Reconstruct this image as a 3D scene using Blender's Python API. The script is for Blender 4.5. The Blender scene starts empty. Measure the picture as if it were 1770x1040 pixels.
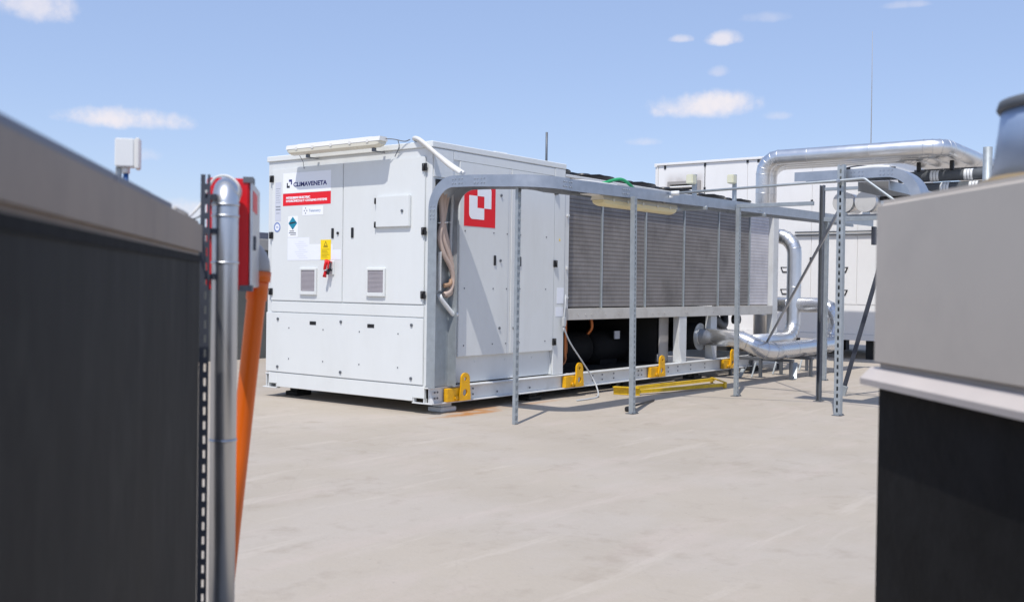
import bpy, bmesh, math, random
from mathutils import Vector, Matrix
random.seed(7)
C = bpy.context.scene.collection
scene = bpy.context.scene
PI = math.pi

# ------------------------------------------------------------------ camera
cam_d = bpy.data.cameras.new('camera'); cam = bpy.data.objects.new('camera', cam_d); C.objects.link(cam)
yaw, pitch, roll = 0.658066805, -0.014449696, 0.0145253325
f = Vector((math.cos(yaw)*math.cos(pitch), math.sin(yaw)*math.cos(pitch), math.sin(pitch)))
r = Vector((math.sin(yaw), -math.cos(yaw), 0)); u = r.cross(f)
r2 = r*math.cos(roll)+u*math.sin(roll); u2 = -r*math.sin(roll)+u*math.cos(roll)
cam.matrix_world = Matrix(((r2.x, u2.x, -f.x, -7.20434), (r2.y, u2.y, -f.y, -6.5291), (r2.z, u2.z, -f.z, 1.11267), (0, 0, 0, 1)))
cam_d.sensor_width = 36; cam_d.lens = 36.578; cam_d.clip_start = 0.05; cam_d.clip_end = 2000
cam_d.dof.use_dof = True; cam_d.dof.focus_distance = 10.5; cam_d.dof.aperture_fstop = 4.4
scene.camera = cam
# ------------------------------------------------------------------ world, sun, exposure
SUN = Vector((0.455, 0.175, -0.874)).normalized()      # direction in which the light travels
W = bpy.data.worlds.new('World'); scene.world = W; W.use_nodes = True
nt = W.node_tree; N = nt.nodes; L = nt.links; N.clear()
out = N.new('ShaderNodeOutputWorld'); bg = N.new('ShaderNodeBackground'); bg.inputs[1].default_value = 0.145
sky = N.new('ShaderNodeTexSky'); sky.sky_type = 'NISHITA'; sky.sun_disc = False
sky.sun_elevation = math.asin(-SUN.z); sky.sun_rotation = math.atan2(-SUN.x, -SUN.y)
sky.air_density = 1.0; sky.dust_density = 0.6; sky.ozone_density = 1.6; sky.altitude = 200
tc = N.new('ShaderNodeTexCoord')
def wmath(op, a, b=None, c=None):
    n = N.new('ShaderNodeMath'); n.operation = op
    for i, v in enumerate((a, b, c)):
        if v is None: continue
        if isinstance(v, (int, float)): n.inputs[i].default_value = v
        else: L.new(v, n.inputs[i])
    return n.outputs[0]
def wdot(vec):
    n = N.new('ShaderNodeVectorMath'); n.operation = 'DOT_PRODUCT'; L.new(tc.outputs['Generated'], n.inputs[0]); n.inputs[1].default_value = vec
    return n.outputs['Value']
nz = N.new('ShaderNodeTexNoise'); nz.inputs['Scale'].default_value = 26; nz.inputs['Detail'].default_value = 6; nz.inputs['Roughness'].default_value = 0.62
L.new(tc.outputs['Generated'], nz.inputs['Vector'])
nz2 = N.new('ShaderNodeTexNoise'); nz2.inputs['Scale'].default_value = 70; nz2.inputs['Detail'].default_value = 5
L.new(tc.outputs['Generated'], nz2.inputs['Vector'])
warp = wmath('ADD', wmath('MULTIPLY', wmath('SUBTRACT', nz.outputs[0], 0.5), 3.4), wmath('MULTIPLY', wmath('SUBTRACT', nz2.outputs[0], 0.5), 1.5))
# fair-weather clouds: direction, half width, half height (radians), opacity
clouds = [((0.521, 0.841, 0.142), 0.060, 0.0115, 0.95), ((0.874, 0.456, 0.168), 0.050, 0.0145, 0.97), ((0.872, 0.434, 0.228), 0.016, 0.008, 0.8),
          ((0.854, 0.466, 0.229), 0.010, 0.005, 0.7), ((0.450, 0.863, 0.232), 0.036, 0.020, 0.75), ((0.905, 0.395, 0.159), 0.014, 0.005, 0.35),
          ((0.876, 0.440, 0.199), 0.010, 0.006, 0.35), ((0.853, 0.504, 0.137), 0.016, 0.005, 0.4), ((0.570, 0.819, 0.063), 0.05, 0.012, 0.6),
          ((0.535, 0.836, 0.112), 0.016, 0.008, 0.35), ((0.50, 0.83, 0.25), 0.02, 0.006, 0.4), ((0.93, 0.29, 0.25), 0.02, 0.004, 0.3), ((0.885, 0.40, 0.245), 0.02, 0.006, 0.25),
          ((-0.5, 0.3, 0.5), 0.25, 0.06, 0.7), ((-0.3, -0.8, 0.45), 0.3, 0.07, 0.7), ((0.4, -0.9, 0.3), 0.3, 0.05, 0.7)]
mask = None
for d, su, sv, op in clouds:
    d = Vector(d).normalized(); rt = d.cross(Vector((0, 0, 1))).normalized(); up = rt.cross(d)
    x = wmath('DIVIDE', wdot(rt), su); y = wmath('DIVIDE', wdot(up), sv)
    y = wmath('MULTIPLY', y, wmath('ADD', wmath('MULTIPLY', wmath('LESS_THAN', y, 0.0), 0.6), 1.0))     # flatter undersides
    e = wmath('ADD', wmath('MULTIPLY', x, x), wmath('MULTIPLY', y, y))
    v = wmath('ADD', wmath('SUBTRACT', 1.0, e), warp)
    mr = N.new('ShaderNodeMapRange'); mr.interpolation_type = 'SMOOTHSTEP'; L.new(v, mr.inputs[0])
    mr.inputs[1].default_value = -0.55; mr.inputs[2].default_value = 1.4; mr.inputs[3].default_value = 0; mr.inputs[4].default_value = op
    front = wmath('GREATER_THAN', wdot(d), 0.0)
    m1 = wmath('MULTIPLY', mr.outputs[0], front)
    mask = m1 if mask is None else wmath('MAXIMUM', mask, m1)
tint = N.new('ShaderNodeMix'); tint.data_type = 'RGBA'; tint.blend_type = 'MULTIPLY'; tint.inputs[0].default_value = 1.0
L.new(sky.outputs[0], tint.inputs[6]); tint.inputs[7].default_value = (1.09, 1.02, 1.06, 1)
mixc = N.new('ShaderNodeMix'); mixc.data_type = 'RGBA'
pale = N.new('ShaderNodeMix'); pale.data_type = 'RGBA'; pale.inputs[0].default_value = 0.5
L.new(tint.outputs[2], pale.inputs[6]); pale.inputs[7].default_value = (2.85, 3.85, 6.2, 1)
L.new(mask, mixc.inputs[0]); L.new(pale.outputs[2], mixc.inputs[6]); mixc.inputs[7].default_value = (6.2, 5.9, 6.2, 1)
L.new(mixc.outputs[2], bg.inputs[0]); L.new(bg.outputs[0], out.inputs[0])
sd = bpy.data.lights.new('sun', 'SUN'); sd.energy = 3.7; sd.angle = math.radians(0.5); sd.color = (1.0, 0.955, 0.89)
so = bpy.data.objects.new('sun', sd); C.objects.link(so); so.rotation_mode = 'QUATERNION'
so.rotation_quaternion = SUN.to_track_quat('-Z', 'Y'); so.location = (-12, -8, 25)
scene.view_settings.view_transform = 'Standard'; scene.view_settings.look = 'None'; scene.view_settings.gamma = 1
scene.view_settings.exposure = 0.0
scene.render.engine = 'CYCLES'

# ------------------------------------------------------------------ materials
def lin(c): return tuple((v/12.92 if v <= 0.04045 else ((v+0.055)/1.055)**2.4) for v in c)
def hexc(h): return lin(tuple(int(h[i:i+2], 16)/255 for i in (0, 2, 4)))
def nd(m, t, **kw):
    n = m.node_tree.nodes.new(t)
    for k, v in kw.items(): setattr(n, k, v)
    return n
def mat(name, col, rough=0.5, metal=0.0, var=0.06, scale=3.0, bump=0.0, bscale=60.0, rvar=0.1, coat=0.0, stretch=(1, 1, 1), dirt=None, dirt_amt=0.0, dirt_scale=1.2, spec=0.5):
    m = bpy.data.materials.new(name); m.use_nodes = True; t = m.node_tree; b = t.nodes['Principled BSDF']; k = t.links
    b.inputs['Metallic'].default_value = metal; b.inputs['Coat Weight'].default_value = coat; b.inputs['Specular IOR Level'].default_value = spec
    co = nd(m, 'ShaderNodeNewGeometry'); mp = nd(m, 'ShaderNodeMapping'); mp.inputs['Scale'].default_value = stretch
    k.new(co.outputs['Position'], mp.inputs[0])
    n1 = nd(m, 'ShaderNodeTexNoise'); n1.inputs['Scale'].default_value = scale; n1.inputs['Detail'].default_value = 6; n1.inputs['Roughness'].default_value = 0.6
    k.new(mp.outputs[0], n1.inputs['Vector'])
    mr = nd(m, 'ShaderNodeMapRange'); mr.inputs[1].default_value = 0.25; mr.inputs[2].default_value = 0.75; mr.inputs[3].default_value = 1-var; mr.inputs[4].default_value = 1+var
    k.new(n1.outputs[0], mr.inputs[0])
    mx = nd(m, 'ShaderNodeMix', data_type='RGBA', blend_type='MULTIPLY'); mx.inputs[0].default_value = 1; mx.inputs[6].default_value = (*col, 1)
    k.new(mr.outputs[0], mx.inputs[7]); colout = mx.outputs[2]
    if dirt:
        n3 = nd(m, 'ShaderNodeTexNoise'); n3.inputs['Scale'].default_value = dirt_scale; n3.inputs['Detail'].default_value = 9; n3.inputs['Roughness'].default_value = 0.7
        k.new(mp.outputs[0], n3.inputs['Vector'])
        m3 = nd(m, 'ShaderNodeMapRange'); m3.inputs[1].default_value = 0.48; m3.inputs[2].default_value = 0.75; m3.inputs[3].default_value = 0; m3.inputs[4].default_value = dirt_amt
        k.new(n3.outputs[0], m3.inputs[0])
        md = nd(m, 'ShaderNodeMix', data_type='RGBA'); k.new(m3.outputs[0], md.inputs[0]); k.new(colout, md.inputs[6]); md.inputs[7].default_value = (*dirt, 1)
        colout = md.outputs[2]
    k.new(colout, b.inputs['Base Color'])
    m2 = nd(m, 'ShaderNodeMapRange'); m2.inputs[3].default_value = max(0.02, rough-rvar); m2.inputs[4].default_value = min(1, rough+rvar)
    k.new(n1.outputs[0], m2.inputs[0]); k.new(m2.outputs[0], b.inputs['Roughness'])
    if bump:
        n2 = nd(m, 'ShaderNodeTexNoise'); n2.inputs['Scale'].default_value = bscale; n2.inputs['Detail'].default_value = 4
        k.new(mp.outputs[0], n2.inputs['Vector'])
        bp = nd(m, 'ShaderNodeBump'); bp.inputs['Strength'].default_value = bump; bp.inputs['Distance'].default_value = 0.01
        k.new(n2.outputs[0], bp.inputs['Height']); k.new(bp.outputs[0], b.inputs['Normal'])
    m['out'] = 1
    return m
M = {}
M['white'] = mat('painted_panel', hexc('DFE2E1'), 0.45, var=0.025, scale=1.6, bump=0.015, bscale=4, rvar=0.06, dirt=hexc('B5B2A8'), dirt_amt=0.16, dirt_scale=1.1, stretch=(1, 1, 0.35))
M['panel_side'] = mat('painted_panel_side', hexc('DBDEDE'), 0.42, var=0.03, scale=1.3, bump=0.02, bscale=3, dirt=hexc('A9A69B'), dirt_amt=0.22, dirt_scale=1.4, stretch=(1, 1, 0.3))
M['base'] = mat('painted_base', hexc('D6D8D8'), 0.5, var=0.05, scale=4, dirt=hexc('8E887C'), dirt_amt=0.35, dirt_scale=3)
M['sill'] = mat('dusty_sill_paint', hexc('C6C3BD'), 0.55, var=0.06, scale=4, dirt=hexc('8A8175'), dirt_amt=0.5, dirt_scale=2.5)
M['black'] = mat('black_plastic', (0.012, 0.012, 0.014), 0.4, var=0.2)
M['dark'] = mat('dark_interior', (0.018, 0.018, 0.018), 0.7, var=0.3)
M['rubber'] = mat('rubber', (0.02, 0.02, 0.02), 0.8, var=0.2)
M['galv'] = mat('galvanised_steel', hexc('B4BAC2'), 0.42, 0.85, var=0.12, scale=9, bump=0.02, bscale=30, rvar=0.14)
M['galv2'] = mat('galvanised_strut', hexc('A9B0B4'), 0.5, 0.55, var=0.12, scale=14, rvar=0.14)
M['zinc_dark'] = mat('dull_zinc', hexc('6C7076'), 0.55, 0.5, var=0.12, scale=10)
M['slate'] = mat('dark_slate_steel', hexc('4A4E58'), 0.5, 0.4, var=0.12, scale=10)
M['alu'] = mat('aluminium_cladding', hexc('E2E3E4'), 0.38, 1.0, var=0.06, scale=5, bump=0.05, bscale=7, rvar=0.09)
M['clad'] = mat('pipe_cladding', hexc('D9DADC'), 0.26, 0.8, var=0.05, scale=4, bump=0.05, bscale=6, rvar=0.08)
M['alu_dull'] = mat('dull_aluminium', hexc('C9CCD0'), 0.36, 0.9, var=0.06, scale=6, bump=0.03, bscale=12)
M['chrome'] = mat('polished_cladding', hexc('DDDEE0'), 0.2, 1.0, var=0.04, scale=4, bump=0.05, bscale=6, rvar=0.08)
M['red'] = mat('red_paint', hexc('D8101C'), 0.35, var=0.05)
M['redlabel'] = mat('red_vinyl', hexc('E80E20'), 0.4, var=0.02)
M['vinyl'] = mat('white_vinyl', hexc('F4F6FA'), 0.4, var=0.01)
M['paper'] = mat('paper_label', hexc('ECEFF6'), 0.5, var=0.02)
M['paleprint'] = mat('pale_label', hexc('CFD3DE'), 0.5, var=0.04)
M['navy'] = mat('navy_print', hexc('1B1E6E'), 0.5, var=0.02)
M['greyprint'] = mat('grey_print', hexc('8D939C'), 0.5, var=0.05)
M['paleblue'] = mat('pale_blue_print', hexc('AAB8CC'), 0.5, var=0.05)
M['ringblue'] = mat('blue_ring_print', hexc('7C90C4'), 0.5, var=0.05)
M['charcoal'] = mat('charcoal_print', hexc('23262C'), 0.5, var=0.02)
M['teal'] = mat('teal_print', hexc('1687A3'), 0.5, var=0.02)
M['yellowlabel'] = mat('yellow_vinyl', hexc('FBD90A'), 0.4, var=0.02)
M['ochre'] = mat('ochre_print', hexc('9A8208'), 0.5, var=0.02)
M['yellow'] = mat('yellow_paint', hexc('E8AE0A'), 0.4, var=0.08, dirt=hexc('6B4A1C'), dirt_amt=0.45, dirt_scale=9)
M['lemon'] = mat('lemon_paint', hexc('DDB512'), 0.45, var=0.1, dirt=hexc('7A5A20'), dirt_amt=0.5, dirt_scale=7)
M['orange'] = mat('orange_pvc', hexc('E86A10'), 0.35, var=0.04)
M['greypvc'] = mat('grey_pvc', hexc('A9A6A4'), 0.4, var=0.04)
M['pvc'] = mat('white_pvc', hexc('E4E6E6'), 0.35, var=0.03)
M['hosew'] = mat('white_corrugated_hose', hexc('D9D8D4'), 0.5, var=0.05)
M['hose'] = mat('beige_hose', hexc('C3AFA3'), 0.55, var=0.08, scale=12)
M['hose_brown'] = mat('brown_hose', hexc('A3836A'), 0.55, var=0.08, scale=12)
M['copper'] = mat('copper', hexc('B06A40'), 0.35, 0.9, var=0.15)
M['insul'] = mat('black_insulation', (0.010, 0.010, 0.011), 0.75, var=0.2, spec=0.2)
M['grille'] = mat('grey_grille', hexc('BDB7BB'), 0.6, var=0.05)
M['lampw'] = mat('lamp_housing', hexc('E3E2DE'), 0.4, var=0.03)
M['diffuser'] = mat('lamp_cover', hexc('DAD6C6'), 0.25, var=0.04)
M['yelcover'] = mat('aged_lamp_cover', hexc('E0D2A4'), 0.3, var=0.05)
M['green'] = mat('green_hose', hexc('2FA066'), 0.45, var=0.08)
M['cable'] = mat('grey_cable', hexc('B9BCBE'), 0.5, var=0.05)
M['blue'] = mat('blue_conduit', hexc('2C5E9C'), 0.45, var=0.05)
M['ahu'] = mat('air_handler_panel', hexc('F1F0EE'), 0.45, var=0.02, scale=1.2, dirt=hexc('BDB6AA'), dirt_amt=0.2, dirt_scale=0.9, stretch=(1, 1, 0.3))
M['ahugrey'] = mat('air_handler_grey', hexc('A09C98'), 0.55, var=0.05, scale=2)
M['cream'] = mat('cream_plastic', hexc('DCDAC0'), 0.45, var=0.04)
M['wallblack'] = mat('bitumen_coated_wall', hexc('2A2927'), 0.75, var=0.55, scale=3.0, bump=0.3, bscale=14, stretch=(1, 1, 0.5), dirt=hexc('3D3C39'), dirt_amt=0.5, dirt_scale=4.0, spec=0.25)
M['wallcap'] = mat('weathered_coping', hexc('9A897A'), 0.5, 0.1, var=0.14, scale=3, bump=0.06, bscale=10, dirt=hexc('5E524A'), dirt_amt=0.55, dirt_scale=2.2, stretch=(1, 1, 0.5))
M['flash'] = mat('blue_grey_flashing', hexc('6E7280'), 0.45, 0.4, var=0.1, scale=6)
M['boxgrey'] = mat('grey_sheet_cladding', hexc('CBC1B4'), 0.5, 0.0, var=0.05, scale=2.5, bump=0.02, bscale=6, dirt=hexc('AAA29A'), dirt_amt=0.35, dirt_scale=2.0)
M['lip'] = mat('pale_drip_edge', hexc('CFC5BD'), 0.55, var=0.06, scale=7)
M['boxdark'] = mat('dark_bitumen_upstand', (0.009, 0.009, 0.0095), 0.8, var=0.5, scale=5, bump=0.3, bscale=20, dirt=(0.022, 0.022, 0.023), dirt_amt=0.5, dirt_scale=5, spec=0.2)
M['cowl'] = mat('blue_grey_metal', hexc('A4B6D0'), 0.4, 0.35, var=0.06)
M['brown'] = mat('brown_sealant', hexc('94805F'), 0.7, var=0.15, scale=20)
M['parapet'] = mat('grey_parapet', hexc('5E615F'), 0.8, var=0.15, scale=2)
M['coping'] = mat('grey_coping', hexc('A2A19E'), 0.7, var=0.08, scale=2)

def crack_wall(m):
    t = m.node_tree; k = t.links; b = t.nodes['Principled BSDF']; geo = [n for n in t.nodes if n.type == 'NEW_GEOMETRY'][0]
    cur = b.inputs['Base Color'].links[0].from_socket
    for st, lo, hi, c, amt in (((11, 11, .6), .695, .71, (.006, .006, .006), .8), ((7, 7, 4.5), .55, .8, hexc('4E4D48'), .45), ((3, 3, 2.0), .5, .75, (.012, .012, .012), .6)):
        mp = nd(m, 'ShaderNodeMapping'); mp.inputs['Scale'].default_value = st; k.new(geo.outputs['Position'], mp.inputs[0])
        n = nd(m, 'ShaderNodeTexNoise'); n.inputs['Scale'].default_value = 1; n.inputs['Detail'].default_value = 4; k.new(mp.outputs[0], n.inputs['Vector'])
        a = nd(m, 'ShaderNodeMapRange'); a.inputs[1].default_value = lo; a.inputs[2].default_value = hi; a.inputs[3].default_value = 0; a.inputs[4].default_value = amt; k.new(n.outputs[0], a.inputs[0])
        x = nd(m, 'ShaderNodeMix', data_type='RGBA'); k.new(a.outputs[0], x.inputs[0]); k.new(cur, x.inputs[6]); x.inputs[7].default_value = (*c, 1); cur = x.outputs[2]
    k.new(cur, b.inputs['Base Color'])
crack_wall(M['wallblack'])
# concrete roof deck with stains, streaks and rust near the unit's corner
def roof_mat():
    m = mat('concrete_roof', hexc('AFA597'), 0.85, var=0.07, scale=0.7, bump=0.25, bscale=35, spec=0.2)
    t = m.node_tree; k = t.links; b = t.nodes['Principled BSDF']; geo = [n for n in t.nodes if n.type == 'NEW_GEOMETRY'][0]
    cur = b.inputs['Base Color'].links[0].from_socket
    def layer(cur, scale, det, lo, hi, amt, col, st=(1, 1, 1), rot=0):
        mp = nd(m, 'ShaderNodeMapping'); mp.inputs['Scale'].default_value = st; mp.inputs['Rotation'].default_value = (0, 0, rot); k.new(geo.outputs['Position'], mp.inputs[0])
        n = nd(m, 'ShaderNodeTexNoise'); n.inputs['Scale'].default_value = scale; n.inputs['Detail'].default_value = det; n.inputs['Roughness'].default_value = 0.65; k.new(mp.outputs[0], n.inputs['Vector'])
        a = nd(m, 'ShaderNodeMapRange'); a.inputs[1].default_value = lo; a.inputs[2].default_value = hi; a.inputs[3].default_value = 0; a.inputs[4].default_value = amt; k.new(n.outputs[0], a.inputs[0])
        x = nd(m, 'ShaderNodeMix', data_type='RGBA'); k.new(a.outputs[0], x.inputs[0]); k.new(cur, x.inputs[6]); x.inputs[7].default_value = (*col, 1)
        return x.outputs[2]
    cur = layer(cur, 0.9, 8, 0.45, 0.62, 0.7, hexc('B4ABA0'))
    cur = layer(cur, 1.7, 10, 0.52, 0.72, 0.55, hexc('BDB0A6'), (0.5, 1.6, 1), 0.6)
    cur = layer(cur, 4.5, 10, 0.55, 0.7, 0.4, hexc('9A8E80'))
    cur = layer(cur, 30, 6, 0.62, 0.75, 0.35, hexc('7F776E'))
    cur = layer(cur, 90, 4, 0.6, 0.72, 0.3, hexc('8F8473'))
    cur = layer(cur, 2.6, 12, 0.58, 0.66, 0.35, hexc('C2B8AC'), (0.35, 2.2, 1), -0.35)
    # hairline cracks
    vo = nd(m, 'ShaderNodeTexVoronoi', feature='DISTANCE_TO_EDGE'); vo.inputs['Scale'].default_value = 0.42
    wn = nd(m, 'ShaderNodeTexNoise'); wn.inputs['Scale'].default_value = 1.5; wn.inputs['Detail'].default_value = 6; k.new(geo.outputs['Position'], wn.inputs['Vector'])
    wa = nd(m, 'ShaderNodeVectorMath', operation='MULTIPLY_ADD'); k.new(wn.outputs['Color'], wa.inputs[0]); wa.inputs[1].default_value = (0.7, 0.7, 0); k.new(geo.outputs['Position'], wa.inputs[2]); k.new(wa.outputs[0], vo.inputs['Vector'])
    a = nd(m, 'ShaderNodeMapRange'); a.inputs[1].default_value = 0.0; a.inputs[2].default_value = 0.003; a.inputs[3].default_value = 0.07; a.inputs[4].default_value = 0; k.new(vo.outputs['Distance'], a.inputs[0])
    x = nd(m, 'ShaderNodeMix', data_type='RGBA'); k.new(a.outputs[0], x.inputs[0]); k.new(cur, x.inputs[6]); x.inputs[7].default_value = (*hexc('7E7468'), 1); cur = x.outputs[2]
    # rust run-off
    for (cx, cy, rx, ry, amt) in ((0.35, -0.22, 0.55, 0.12, 0.9), (0.6, -0.05, 0.5, 0.16, 0.8), (1.5, -0.12, 0.7, 0.08, 0.4)):
        sb = nd(m, 'ShaderNodeVectorMath', operation='SUBTRACT'); k.new(geo.outputs['Position'], sb.inputs[0]); sb.inputs[1].default_value = (cx, cy, -0.1)
        sc = nd(m, 'ShaderNodeVectorMath', operation='MULTIPLY'); k.new(sb.outputs[0], sc.inputs[0]); sc.inputs[1].default_value = (1/rx, 1/ry, 0)
        ln = nd(m, 'ShaderNodeVectorMath', operation='LENGTH'); k.new(sc.outputs[0], ln.inputs[0])
        n = nd(m, 'ShaderNodeTexNoise'); n.inputs['Scale'].default_value = 9; n.inputs['Detail'].default_value = 6; k.new(geo.outputs['Position'], n.inputs['Vector'])
        ad = nd(m, 'ShaderNodeMath', operation='MULTIPLY_ADD'); k.new(n.outputs[0], ad.inputs[0]); ad.inputs[1].default_value = 1.4; k.new(ln.outputs['Value'], ad.inputs[2])
        a = nd(m, 'ShaderNodeMapRange'); a.inputs[1].default_value = 0.9; a.inputs[2].default_value = 1.7; a.inputs[3].default_value = amt; a.inputs[4].default_value = 0; k.new(ad.outputs[0], a.inputs[0])
        x = nd(m, 'ShaderNodeMix', data_type='RGBA'); k.new(a.outputs[0], x.inputs[0]); k.new(cur, x.inputs[6]); x.inputs[7].default_value = (*hexc('B0773A'), 1); cur = x.outputs[2]
    k.new(cur, b.inputs['Base Color'])
    return m
M['roof'] = roof_mat()

# finned coil: fine horizontal tube lines and vertical fins
def coil_mat(name, col, dark, amt):
    m = mat(name, col, 0.45, 0.65, var=0.14, scale=2.5, dirt=dark, dirt_amt=0.55, dirt_scale=1.8)
    t = m.node_tree; k = t.links; b = t.nodes['Principled BSDF']; geo = [n for n in t.nodes if n.type == 'NEW_GEOMETRY'][0]
    cur = b.inputs['Base Color'].links[0].from_socket
    sp = nd(m, 'ShaderNodeSeparateXYZ'); k.new(geo.outputs['Position'], sp.inputs[0])
    def wave(sock, period, lo, hi, c, amt, cur, jitter=None):
        v = nd(m, 'ShaderNodeMath', operation='DIVIDE'); k.new(sock, v.inputs[0]); v.inputs[1].default_value = period
        fr = nd(m, 'ShaderNodeMath', operation='FRACT'); k.new(v.outputs[0], fr.inputs[0])
        pp = nd(m, 'ShaderNodeMath', operation='PINGPONG'); k.new(fr.outputs[0], pp.inputs[0]); pp.inputs[1].default_value = 0.5
        a = nd(m, 'ShaderNodeMapRange'); a.inputs[1].default_value = lo; a.inputs[2].default_value = hi; a.inputs[3].default_value = amt; a.inputs[4].default_value = 0; k.new(pp.outputs[0], a.inputs[0])
        x = nd(m, 'ShaderNodeMix', data_type='RGBA'); k.new(a.outputs[0], x.inputs[0]); k.new(cur, x.inputs[6]); x.inputs[7].default_value = (*c, 1)
        return x.outputs[2], pp.outputs[0]
    cur, h = wave(sp.outputs[2], 0.0465, 0.06, 0.2, dark, amt, cur)
    cur, h2 = wave(sp.outputs[0], 0.006, 0.1, 0.3, dark, amt*0.4, cur)
    k.new(cur, b.inputs['Base Color'])
    bp = nd(m, 'ShaderNodeBump'); bp.inputs['Strength'].default_value = 0.25; bp.inputs['Distance'].default_value = 0.01; k.new(h, bp.inputs['Height']); k.new(bp.outputs[0], b.inputs['Normal'])
    return m
M['coil'] = coil_mat('finned_coil', hexc('95918F'), hexc('4A4646'), 0.5)
M['coil_pale'] = coil_mat('pale_finned_coil', hexc('D2CFD1'), hexc('8A8790'), 0.4)

# soot patch on one panel of the air handler
def soot_mat():
    m = mat('sooty_air_handler_panel', hexc('F1F0EE'), 0.45, var=0.02, scale=1.2)
    t = m.node_tree; k = t.links; b = t.nodes['Principled BSDF']; geo = [n for n in t.nodes if n.type == 'NEW_GEOMETRY'][0]
    cur = b.inputs['Base Color'].links[0].from_socket
    sp = nd(m, 'ShaderNodeSeparateXYZ'); k.new(geo.outputs['Position'], sp.inputs[0])
    n = nd(m, 'ShaderNodeTexNoise'); n.inputs['Scale'].default_value = 4; n.inputs['Detail'].default_value = 5; k.new(geo.outputs['Position'], n.inputs['Vector'])
    a = nd(m, 'ShaderNodeMapRange', interpolation_type='SMOOTHSTEP'); a.inputs[1].default_value = 3.47; a.inputs[2].default_value = 3.2; a.inputs[3].default_value = 0; a.inputs[4].default_value = 0.75; k.new(sp.outputs[2], a.inputs[0])
    s1 = nd(m, 'ShaderNodeMath', operation='SUBTRACT'); k.new(sp.outputs[1], s1.inputs[0]); s1.inputs[1].default_value = 3.42
    s2 = nd(m, 'ShaderNodeMath', operation='ABSOLUTE'); k.new(s1.outputs[0], s2.inputs[0])
    c = nd(m, 'ShaderNodeMapRange', interpolation_type='SMOOTHSTEP'); c.inputs[1].default_value = 0.30; c.inputs[2].default_value = 0.48; c.inputs[3].default_value = 1; c.inputs[4].default_value = 0; k.new(s2.outputs[0], c.inputs[0])
    mu = nd(m, 'ShaderNodeMath', operation='MULTIPLY'); k.new(a.outputs[0], mu.inputs[0]); k.new(c.outputs[0], mu.inputs[1])
    m4 = nd(m, 'ShaderNodeMath', operation='MULTIPLY'); k.new(mu.outputs[0], m4.inputs[0]); k.new(n.outputs[0], m4.inputs[1])
    m5 = nd(m, 'ShaderNodeMath', operation='MULTIPLY', use_clamp=True); k.new(m4.outputs[0], m5.inputs[0]); m5.inputs[1].default_value = 1.3
    x = nd(m, 'ShaderNodeMix', data_type='RGBA'); k.new(m5.outputs[0], x.inputs[0]); k.new(cur, x.inputs[6]); x.inputs[7].default_value = (*hexc('8C7A6C'), 1)
    k.new(x.outputs[2], b.inputs['Base Color'])
    return m
M['soot'] = soot_mat()

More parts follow.
